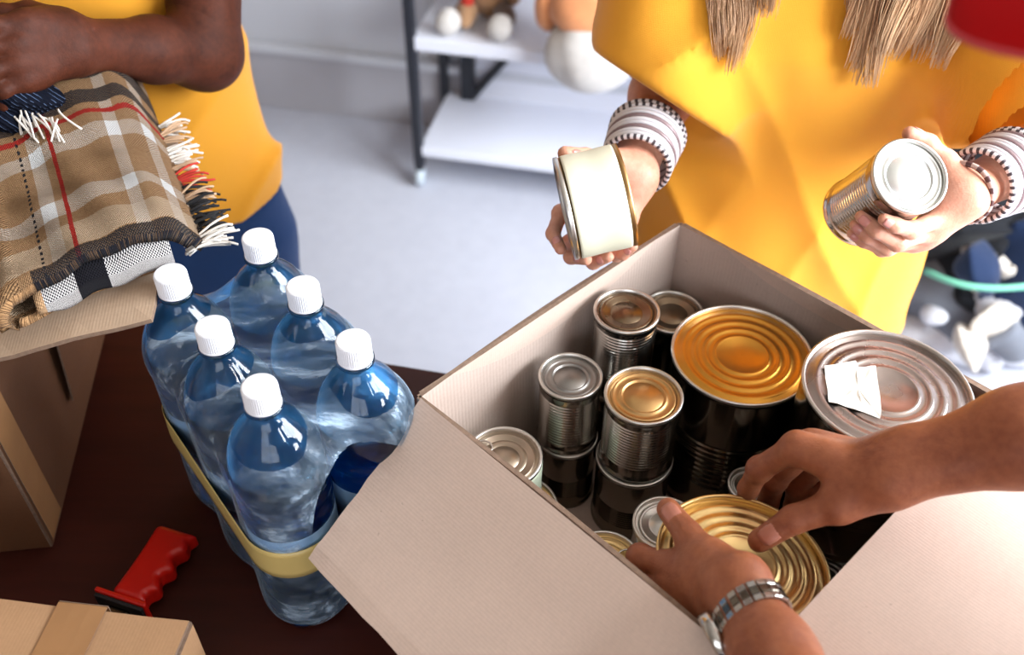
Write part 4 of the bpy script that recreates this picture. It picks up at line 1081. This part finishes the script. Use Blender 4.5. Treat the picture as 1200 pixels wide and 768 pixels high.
# ------------------------------------------------------------------ plaid blanket
def mk_plaid():
    t = NT('plaid_weave'); uv = t.coord('UV'); s = t.n('ShaderNodeSeparateXYZ'); t.l(uv, s.inputs[0]); U, V = s.outputs[0], s.outputs[1]
    wob = t.math('MULTIPLY', t.math('SUBTRACT', t.noise(60, uv), .5), .012); U = t.math('ADD', U, wob); V = t.math('ADD', V, wob)
    band = lambda c, a, b: t.math('MULTIPLY', t.math('GREATER_THAN', c, a), t.math('LESS_THAN', c, b))
    def bands(c, l):
        o = None
        for a, b in l: q = band(c, a, b); o = q if o is None else t.math('MAXIMUM', o, q)
        return o
    # weave dots
    wx = t.math('SINE', t.math('MULTIPLY', U, 330)); wy = t.math('SINE', t.math('MULTIPLY', V, 560))
    dot = t.math('GREATER_THAN', t.math('MULTIPLY', wx, wy), -0.1)
    col = t.mix(t.noise(40, uv), lin((150, 110, 74)), lin((184, 144, 102)))
    col = t.mix(t.math('MULTIPLY', bands(V, [(.05, .19), (-.6, -.30), (1.30, 1.6)]), t.math('MULTIPLY_ADD', dot, .4, .35)), col, lin((220, 194, 164)))
    col = t.mix(t.math('MULTIPLY', dot, .12), col, lin((92, 62, 40)))
    wu = bands(U, [(.26, .37), (.88, .98), (1.16, 1.24)]); wv = bands(V, [(.28, .38), (.66, .74), (1.20, 1.28), (-.22, -.12)])
    col = t.mix(t.math('MULTIPLY', wu, t.math('MULTIPLY_ADD', dot, .50, .12)), col, lin((222, 212, 200)))
    col = t.mix(t.math('MULTIPLY', wv, t.math('MULTIPLY_ADD', dot, .50, .12)), col, lin((222, 212, 200)))
    col = t.mix(t.math('MULTIPLY', wu, wv), col, lin((240, 238, 236)))
    col = t.mix(bands(U, [(.43, .462)]), col, lin((176, 38, 26))); col = t.mix(bands(V, [(.80, .825)]), col, lin((176, 38, 26)))
    dash = t.math('GREATER_THAN', t.math('SINE', t.math('MULTIPLY', V, 190)), 0.0)
    col = t.mix(t.math('MULTIPLY', bands(U, [(.185, .205)]), dash), col, lin((30, 28, 34)))
    blk = t.math('MAXIMUM', bands(V, [(.86, .93), (1.00, 1.18)]), t.math('MULTIPLY', bands(V, [(-.02, .045)]), t.math('GREATER_THAN', U, .10)))
    col = t.mix(t.math('MULTIPLY', blk, t.math('MULTIPLY_ADD', dot, .35, .65)), col, lin((26, 25, 32)))
    t.set(col=col, rough=0.95, sheen=0.04, spec=0.1)
    t.bump(t.math('ADD', t.math('MULTIPLY', wx, wy), t.noise(120, uv)), 1.0, 0.003); return t.m
M['plaid'] = mk_plaid()
def mk_check():
    t = NT('black_white_weave'); uv = t.coord('UV'); s = t.n('ShaderNodeSeparateXYZ'); t.l(uv, s.inputs[0])
    wx = t.math('SINE', t.math('MULTIPLY', s.outputs[0], 300)); wy = t.math('SINE', t.math('MULTIPLY', s.outputs[1], 60))
    dot = t.math('GREATER_THAN', t.math('MULTIPLY', wx, wy), 0.0)
    col = t.mix(dot, lin((24, 24, 34)), lin((214, 208, 204)))
    b = lambda a, c: t.math('MULTIPLY', t.math('GREATER_THAN', s.outputs[0], a), t.math('LESS_THAN', s.outputs[0], c))
    col = t.mix(b(.36, .58), col, lin((20, 19, 24))); col = t.mix(b(-1, .12), col, lin((176, 140, 104)))
    t.set(col=col, rough=0.95, sheen=0.02, spec=0.1); t.bump(t.math('MULTIPLY', wx, wy), 0.6, 0.0015); return t.m
M['check'] = mk_check()
bA, bB, bC = atz(26, 350, .350), atz(186, 278, .350), atz(128, 108, .372)
bu = bB-bA; bu[2] = 0; bv = bC-bB; bv[2] = 0
bl = thing('plaid_blanket', dz((bA+bB)/2, .31), 'folded camel plaid blanket with red and black stripes and fringe', 'blanket'); bpy.context.view_layer.update()
Lu, Lv_ = np.linalg.norm(bu), np.linalg.norm(bv)
path = []                         # (u, z, texture u)
for t in np.linspace(0, 1, 10): path.append((1.30-.02*t-.28*t**.8, .012+.052*math.sin(t*math.pi/2)**.8, 1.32-.32*t))
for t in np.linspace(.04, 1, 20): path.append((1-t, .064+.004*math.sin(t*5), 1-t))
rad = .021
for t in np.linspace(.1, 1, 12): path.append((-(rad/Lu)*math.sin(t*math.pi)*1.1, .064-2*rad*(1-math.cos(t*math.pi))/2, -.3*t))
for t in np.linspace(.05, 1, 12): path.append((t*1.02, .064-2*rad-.004*t, -.3-t))
path = np.array(path); nP = len(path); rows = 46; v0, v1 = 0.0, 1.45
def hump(v): return .022*(lambda q: q*q*(3-2*q))(min(1, max(0, (v-.55)/.4)))+.016*math.exp(-((v-1.1)/.13)**2)-.05*max(0, v-1.2)
def bpt(u, z, v, lay):
    z2 = z+hump(v)*max(.2, min(1, z/.05))+.0022*math.sin(17*u+9*v)*(z > .03)+.0015*math.sin(31*v+5*u)
    round_ = .006*max(0, 1-v/.05)**2
    return bA*np.array([1, 1, 0])+bu*u+bv*(v+.012*math.sin(u*4)+.05*max(0, u-1))+np.array([0, 0, .297+z2-(round_ if z > .03 else -round_)])
V, uvl = [], []
T = np.gradient(np.stack([path[:, 0]*Lu, path[:, 1]], 1), axis=0); T /= np.linalg.norm(T, axis=1)[:, None]; Nn = np.stack([T[:, 1], -T[:, 0]], 1)
th = .0048
for sgn in (1, -1):
    for j in range(rows+1):
        v_ = v0+(v1-v0)*j/rows
        for i in range(nP):
            pu, pz = path[i, 0]+Nn[i, 0]*th*sgn*-1/Lu, path[i, 1]+Nn[i, 1]*th*sgn*-1
            V.append(bpt(pu, pz, v_, sgn)); uvl.append((path[i, 2], v_))
Nl = (rows+1)*nP; Fc = []
for j in range(rows):
    for i in range(nP-1):
        a = j*nP+i; Fc += [(a, a+1, a+nP+1, a+nP), (a+Nl+nP, a+Nl+nP+1, a+Nl+1, a+Nl)]
ring = list(range(nP))+[j*nP+nP-1 for j in range(1, rows+1)]+[rows*nP+i for i in range(nP-2, -1, -1)]+[j*nP for j in range(rows-1, 0, -1)]
for i in range(len(ring)):
    a, b = ring[i], ring[(i+1) % len(ring)]; Fc.append((b, a, a+Nl, b+Nl))
pyd('outer_layer', inv_local(bl, V), Fc, M['plaid'], bl, uv=uvl)
# inner folded layer, its rounded fold showing at the near end
V, uvl, Fc = [], [], []; prof = [(.10+.9*0, 0)]
sec = []
for t in np.linspace(0, 2*math.pi, 20, endpoint=False):          # cross-section in (v, z): a flat stadium
    sec.append((max(-1, min(1, 1.5*math.cos(t)))*.5, .0125*math.sin(t)))
nu_ = 24
for i in range(nu_+1):
    u = .06+1.0*i/nu_
    for k, (sv_, sz) in enumerate(sec):
        v_ = .30+sv_*.62; V.append(bpt(u, .041+sz*min(1, .25+i/5), v_, 0)-nrm(bv)*.004); uvl.append((u, k/len(sec)*8))
n_ = len(sec)
for i in range(nu_):
    for k in range(n_): Fc.append((i*n_+k, i*n_+(k+1) % n_, (i+1)*n_+(k+1) % n_, (i+1)*n_+k))
Fc.append(tuple(range(n_-1, -1, -1))); Fc.append(tuple(range(nu_*n_, nu_*n_+n_)))
pyd('inner_fold', inv_local(bl, V), Fc, M['check'], bl, uv=uvl)
# fringe
for k, (v_, mname) in enumerate([(.02, 'yarn_white'), (.07, 'yarn_white'), (.12, 'yarn_black'), (.17, 'yarn_black'), (.23, 'yarn_black'), (.30, 'yarn_black'), (.37, 'yarn_tan'), (.44, 'yarn_black'), (.52, 'yarn_red'), (.60, 'yarn_tan'), (.67, 'yarn_white'), (.74, 'yarn_white'), (.82, 'yarn_tan'), (.90, 'yarn_white')]):
    parts = []
    base = bpt(1.27, .014, v_, 0)
    for q in range(9):
        r_ = random.Random(k*31+q); out = nrm(nrm(bu)*1.0-nrm(bv)*(.25+r_.uniform(-.5, .5))+np.array([0, 0, r_.uniform(-.25, .55)]))
        L = r_.uniform(.026, .042); b0 = base+np.array([r_.uniform(-.003, .003) for _ in range(3)])
        side = np.array([r_.uniform(-1, 1) for _ in range(3)])*.007
        parts.append(tube(bez([b0-nrm(bu)*.012, b0+out*L*.35+np.array([0, 0, .004]), b0+out*L*.7+side, b0+out*L+side*.3-np.array([0, 0, .006])], 8), .00135, 5))
    v, f = join(parts); pyd('tassel', inv_local(bl, v), f, M[mname], bl)

# ------------------------------------------------------------------ dark scarf in the hand
def mk_scarf():
    t = NT('navy_scarf_weave'); o = t.coord(); w = t.wave(95, o, 3, 'DIAGONAL'); w2 = t.wave(60, o, 2, 'Y')
    f = t.math('MULTIPLY', t.math('GREATER_THAN', w, .955), t.math('GREATER_THAN', w2, .60))
    t.set(col=t.mix(f, lin((10, 13, 24)), lin((74, 88, 114))), rough=0.95, sheen=0.0, spec=0.1); t.bump(t.math('ADD', w, t.noise(140, o)), 0.6, 0.002); return t.m
M['scarf'] = mk_scarf()
s0, s1, s2, s3 = at(-45, 50, 1.05), at(14, 122, 1.035), at(78, 116, 1.045), at(-60, 150, 1.07)
def scarf_fn(P):
    d = rc(P, s0, s1, .034, .040); d = smin(d, rc(P, s1, s2, .034, .016), .03); d = smin(d, rc(P, s1, s3, .036, .045), .03); d = smin(d, rc(P, at(-80, 20, 1.06), s0, .045, .034), .03)
    return d+.0045*np.sin(P@np.array([90, 60, 190], np.float32))+sinfield(P, 8, 60, .004)
lo, hi = bounds([s0, s1, s2, s3, at(-80, 20, 1.06)], .08); v, q = surfnets(scarf_fn, lo, hi, .005)
sf = thing('scarf', s1, 'dark navy woven scarf with white fringe in the folded hands', 'scarf'); bpy.context.view_layer.update()
pyd('cloth', inv_local(sf, v), q, M['scarf'], sf)
for k in range(16):
    r_ = random.Random(k); b0 = at(r_.uniform(10, 70), r_.uniform(128, 140), 1.000); o_ = np.array([r_.uniform(-.01, .03), r_.uniform(-.02, .0), r_.uniform(-.03, -.012)])
    v, f = tube(bez([b0, b0+o_*.5+np.array([r_.uniform(-.006, .006), 0, .004]), b0+o_+np.array([r_.uniform(-.008, .008), 0, 0])], 7), .0011, 5)
    pyd('fringe_yarn', inv_local(sf, v), f, M['yarn_white'], sf)

# ------------------------------------------------------------------ taped box in the corner, red handle
q0, q1, q2 = atz(222, 729, .15), atz(-60, 697, .15), atz(203, 768, .15)
d1 = nrm(q1-q0); d2 = nrm(q2-q0); d2 = nrm(d2-d1*np.dot(d1, d2)*.8)
NB = thing('cardboard_box', dz(q0+d1*.13+d2*.1, 0), 'closed tan cardboard box with brown tape beside the red handle', 'box'); bpy.context.view_layer.update()
NW, ND = .30, .26; B0 = lambda a, b, z: dz(q0+d1*a+d2*b, z)
for nm, a, b, c, d in (('bottom_panel', B0(0, 0, .004), B0(NW, 0, .004), B0(0, ND, .004), B0(NW, ND, .004)), ('side_panel', B0(0, 0, .006), B0(0, ND, .006), B0(0, 0, .146), B0(0, ND, .146)),
                       ('side_panel', B0(NW, 0, .006), B0(0, 0, .006), B0(NW, 0, .146), B0(0, 0, .146)), ('side_panel', B0(0, ND, .006), B0(NW, ND, .006), B0(0, ND, .146), B0(NW, ND, .146)),
                       ('side_panel', B0(NW, ND, .006), B0(NW, 0, .006), B0(NW, ND, .146), B0(NW, 0, .146))):
    panel(nm, a, b, c, d, BT, M['card_tan'], NB, 4, 4, None, 40)
panel('flap', B0(.002, ND*.5-.001, .1495), B0(NW-.002, ND*.5-.001, .1495), B0(0, 0, .1495), B0(NW, 0, .1495), BT, M['card_tan'], NB, 8, 4, lambda u, v: .001*math.sin(7*u), 41, rough_edge=.0004)
panel('flap', B0(.002, ND, .1495), B0(NW-.002, ND, .1495), B0(0, ND*.5+.001, .1495), B0(NW, ND*.5+.001, .1495), BT, M['card_tan'], NB, 8, 4, None, 42)
ta, tb_ = B0(.075, -.003, .153), B0(.120, -.003, .153)
panel('packing_tape', ta, tb_, ta+d2*ND, tb_+d2*ND, .0008, M['tape'], NB, 3, 10, lambda u, v: .0006*math.sin(9*v+3*u), 43)
panel('packing_tape', dz(ta, .09)-d2*.0012, dz(tb_, .09)-d2*.0012, ta-d2*.0012, tb_-d2*.0012, .0008, M['tape'], NB, 2, 2, None, 44)

hz = .019
h0, h1 = atz(150, 708, hz), atz(207, 626, hz); ha = nrm(h1-h0); hl = np.linalg.norm(h1-h0); hs = nrm(np.cross(ha, [0, 0, 1.])); 
HT = thing('red_handle', dz(h0, 0), 'red plastic grip with finger grooves lying on the table', 'handle'); bpy.context.view_layer.update()
def grip(P):
    q = P-h0.astype(np.float32); a = q@ha.astype(np.float32); s = q@hs.astype(np.float32); z = P[:, 2]-hz
    t = np.clip(a/hl, 0, 1); w = .0195+.002*t; off = .002*np.sin(t*3)
    groove = .0038*np.cos((t*3.6+.15)*2*math.pi)*(s > 0)*np.clip((t-.04)*8, 0, 1)
    flare = .011*np.clip((t-.82)/.18, 0, 1)**1.5*(s > 0)
    dx = np.abs(s-off-(groove+flare)*.5)-(w+(groove+flare)*.5)
    dzz = np.abs(z)-.0135; da = np.maximum(-a, a-hl)
    q2 = np.stack([np.maximum(dx+.008, 0), np.maximum(dzz+.008, 0), np.maximum(da+.008, 0)], 1)
    return (np.linalg.norm(q2, axis=1)-.008+np.minimum(np.maximum(np.maximum(dx, dzz), da)+.008, 0)).astype(np.float32)
lo, hi = bounds([h0, h1], .045); lo[2] = -.01; hi[2] = .06; v, q = surfnets(grip, lo, hi, .0017); pyd('grip', inv_local(HT, v), q, M['red'], HT)
g0 = h0-ha*.0035
obox('flange', g0-hs*.030-ha*.0035+np.array([0, 0, -.0185]), hs*.060, ha*.0055, (0, 0, .0405), M['red'], HT, .002)
obox('collar', g0-hs*.028-ha*.0075+np.array([0, 0, -.0175]), hs*.056, ha*.0042, (0, 0, .0365), M['rubber'], HT, .001)
obox('blade_holder', g0-hs*.012-ha*.060+np.array([0, 0, -.012]), hs*.024, ha*.053, (0, 0, .022), M['steel_dark'], HT, .002)
# ------------------------------------------------------------------ rolling shelf against the wall
pw = atz(498, 216, FLOOR); sS, sT = pw@ex, pw@ey
SH = thing('rolling_shelf', RM(sS+.5, sT+.15, FLOOR), 'white shelf rack with black posts and small wheels by the wall', 'shelf'); bpy.context.view_layer.update()
SL, SD = 1.05, .30
LZ, UZ = -.632, -.300
slab('shelf_board', sS-.005, sS+SL, sT-.012, sT+SD, LZ-.014, LZ+.014, M['shelf_white'], SH, .003)
slab('shelf_board', sS-.005, sS+SL, sT-.012, sT+SD, UZ-.022, UZ+.014, M['shelf_white'], SH, .003)
slab('shelf_board', sS-.005, sS+SL, sT-.012, sT+SD, .20, .23, M['shelf_white'], SH, .003)
slab('back_panel', sS+.06, sS+SL-.02, sT+SD-.012, sT+SD-.004, LZ+.014, UZ-.022, M['shelf_white'], SH)
for s_, t_ in ((sS-.024, sT-.014), (sS-.024+.0, sT+SD-.025), (sS+SL-.003, sT-.014), (sS+SL-.003, sT+SD-.025)):
    slab('post', s_, s_+.026, t_, t_+.026, FLOOR+.062, .27, M['black'], SH, .002)
    c = RM(s_+.013, t_+.013, FLOOR+.028)
    v, f = lathe([(.0005, -.011), (.022, -.011), (.0275, -.007), (.0275, .007), (.022, .011), (.0005, .011)], 24); mt = frame_from(c, ex)
    wh = pyd('caster_wheel', inv_local(SH, [mt @ Vector(p) for p in v]), f, M['wheel'], SH)
    slab('caster_fork', s_+.003, s_+.023, t_+.003, t_+.023, FLOOR+.052, FLOOR+.064, M['black'], SH)
# diagonal brace at the back
a, b = RM(sS+.045, sT+SD-.03, LZ+.02), RM(sS+.19, sT+SD-.03, LZ+.20)
slab('upright', sS+.045, sS+.085, sT+SD-.04, sT+SD-.014, LZ+.014, UZ-.022, M['black'], SH)
v, f = tube([RM(sS+.075, sT+SD-.03, LZ+.02), RM(sS+.285, sT+SD-.03, UZ-.03)], .013, 6); pyd('brace', inv_local(SH, v), f, M['black'], SH, smooth=False)

# ------------------------------------------------------------------ plush toys on the shelf
def fur(name, rgb): return plain(name, rgb, 0.95, var=0.15, scale=40, bump=0.8, bscale=160, sheen=0.3)
M['fur_tan'] = fur('fur_tan', (176, 134, 96)); M['fur_white'] = fur('fur_white', (206, 200, 194)); M['fur_orange'] = fur('fur_orange', (226, 150, 98)); M['fur_brown'] = fur('fur_brown', (82, 58, 44))
def blob(name, c, r, mat, parent, seed=0, amp=.002, h=.008):
    c = np.asarray(c, float); r = np.asarray(r, float)
    v, q = surfnets(lambda P: ell(P, c, tuple(r))+sinfield(P, seed, 90, amp), c-r-.012, c+r+.012, h); return pyd(name, inv_local(parent, v), q, mat, parent)
def sf_(s, t, z): return RM(sS+s, sT+t, UZ+.014+z)
p1 = thing('plush_toy', sf_(.15, .10, 0), 'small brown plush toy sitting with two white feet on the shelf', 'plush toy', 'plush toys on the shelf'); bpy.context.view_layer.update()
blob('torso', sf_(.165, .15, .075), (.062, .055, .075), M['fur_tan'], p1, 1)
blob('head', sf_(.165, .14, .185), (.060, .056, .055), M['fur_tan'], p1, 2)
blob('muzzle', sf_(.160, .09, .172), (.028, .026, .022), M['fur_white'], p1, 3, .001, .006)
for sx in (-1, 1):
    blob('leg', sf_(.165+sx*.050, .085, .034), (.030, .062, .032), M['fur_tan' if sx < 0 else 'fur_brown'], p1, 4+sx)
    blob('foot', sf_(.152+sx*.068, .020, .036), (.034, .028, .036), M['fur_white'], p1, 6+sx)
    blob('ear', sf_(.165+sx*.055, .15, .235), (.022, .014, .024), M['fur_brown'], p1, 8+sx, .001, .006)
    blob('arm', sf_(.165+sx*.070, .12, .095), (.022, .030, .045), M['fur_brown' if sx < 0 else 'fur_tan'], p1, 12+sx)
blob('scarf', sf_(.12, .08, .070), (.018, .016, .026), M['yarn_red'], p1, 15, .001, .005)
p2 = thing('plush_toy', sf_(.50, .06, 0), 'large plush toy with white belly and orange upper body on the shelf', 'plush toy', 'plush toys on the shelf'); bpy.context.view_layer.update()
def clear_board(P, d):               # the toy sags over the board's front edge without cutting into it
    q = P-RM(sS, sT, 0).astype(np.float32); t_ = q@ey.astype(np.float32)
    bd = np.maximum(-.016-t_, np.maximum(P[:, 2]-(UZ+.0165), (UZ-.026)-P[:, 2])); return smax(d, -bd, .01)
cbel = sf_(.465, -.030, .025); cor = sf_(.475, -.005, .125)
v, q = surfnets(lambda P: clear_board(P, ell(P, cbel, (.118, .085, .105))+sinfield(P, 3, 70, .003)), cbel-.16, cbel+.16, .009); pyd('belly', inv_local(p2, v), q, M['fur_white'], p2)
v, q = surfnets(lambda P: ell(P, cor, (.130, .085, .080))+sinfield(P, 4, 70, .003), cor-.16, cor+.16, .009); pyd('upper_body', inv_local(p2, v), q, M['fur_orange'], p2)
blob('head', sf_(.48, .03, .26), (.095, .085, .085), M['fur_orange'], p2, 5)
for sx in (-1, 1):
    blob('ear', sf_(.48+sx*.07, .03, .34), (.028, .02, .032), M['fur_white'], p2, 6+sx)
    blob('arm', sf_(.475+sx*.13, -.01, .12), (.032, .035, .065), M['fur_orange'], p2, 9+sx)

# ------------------------------------------------------------------ heap of clothes on the floor behind the woman
def garment(name, label, cat, c, r, mat, seed, amp=.02, freq=14, h=.016, grp='clothes heaped on the floor'):
    c = np.asarray(c, float); r = np.asarray(r, float)
    def fn(P):
        w_ = sinfield(P, seed+90, 9, 1.2); d = ell(P, c, tuple(r*1.15))+sinfield(P, seed, freq*.8, amp*1.6, (1, 1, .6))-.035*(1-np.abs(np.sin(P@np.array([17*math.cos(seed), 17*math.sin(seed), 9], np.float32)+w_)))**2+.02+sinfield(P, seed+50, freq*2.4, amp*.5); return np.maximum(d, FLOOR+.004-P[:, 2])
    v, q = surfnets(fn, c-r-.05, c+r+.05, h); o = pyd(name, v-np.array([c[0], c[1], FLOOR]), q, mat); o.location = (c[0], c[1], FLOOR); return tag(o, label, cat, grp)
M['cl_navy'] = knit('cloth_navy', (20, 40, 74), .4); M['cl_black'] = knit('cloth_black', (22, 24, 30), .4); M['cl_white'] = knit('cloth_white', (214, 214, 220), .2); M['cl_grey'] = knit('cloth_grey', (120, 124, 134), .3); M['cl_beige'] = knit('cloth_beige', (206, 196, 184), .2)
def onf(x, y, z): return atz(x, y, FLOOR+z)
for (nm, lb, px, py, z, r, mt_, sd) in (
    ('jeans', 'blue denim garment high on the clothes heap under the bangles', 1178, 262, .24, (.16, .13, .16), 'denim', 1), ('sweater', 'navy sweater hanging at the picture edge of the clothes heap', 1225, 330, .20, (.15, .13, .16), 'cl_navy', 2),
    ('jacket', 'black jacket in the clothes heap next to the yellow shirt', 1112, 300, .17, (.10, .14, .17), 'cl_black', 3), ('shirt', 'small beige shirt lying on the blue denim', 1163, 306, .28, (.06, .05, .018), 'cl_beige', 4),
    ('towel', 'white towel at the foot of the clothes heap', 1172, 392, .06, (.19, .09, .075), 'cl_white', 5), ('shirt', 'pale grey shirt crumpled low in the heap by the yellow tee', 1105, 392, .06, (.15, .09, .075), 'cl_white', 6),
    ('sweater', 'mid grey sweater between white towel and black jacket', 1125, 352, .11, (.13, .10, .10), 'cl_grey', 7), ('jacket', 'dark jacket at the back of the heap above the denim', 1120, 232, .30, (.20, .14, .20), 'cl_black', 8),
    ('shirt', 'white shirt below the navy sweater', 1215, 372, .10, (.12, .09, .09), 'cl_white', 9), ('sock', 'black sock between the white pieces of the heap', 1140, 372, .12, (.05, .05, .04), 'cl_black', 10), ('towel', 'beige cloth peeping out over the grey sweater', 1148, 338, .20, (.05, .05, .055), 'cl_beige', 11)):
    garment(nm, lb, 'clothing', onf(px, py, z), r, M[mt_], sd)
for k, (px, py, z, mt_, what) in enumerate(((1096, 372, .15, 'cl_white', 'crumpled white sock nearest the yellow tee'), (1130, 398, .14, 'cl_beige', 'crumpled beige sock on the pale grey shirt'), (1156, 366, .18, 'cl_white', 'crumpled white top on the grey sweater'),
        (1188, 352, .20, 'cl_black', 'crumpled black glove above the white towel'), (1196, 402, .12, 'cl_grey', 'crumpled grey sock at the edge of the white towel'), (1112, 350, .20, 'cl_black', 'crumpled black glove beside the grey sweater'), (1176, 376, .17, 'cl_beige', 'crumpled beige top resting on the white towel'), (1140, 318, .30, 'cl_navy', 'crumpled navy sock beside the small beige shirt'))):
    garment('crumpled_garment', what, 'clothing', onf(px, py, z), (.055, .045, .035), M[mt_], 200+k, .012, 26, .010)
M['green'] = plain('green_strap', (120, 200, 170), 0.5)
pts = bez([onf(1085, 318, .30), onf(1120, 336, .34), onf(1155, 345, .32), onf(1205, 336, .34), onf(1240, 330, .36)], 16)
v, f = tube(pts, .007, 8); tag(pyd('green_strap', v, f, M['green']), 'thin green strap draped across the heap of clothes', 'strap')
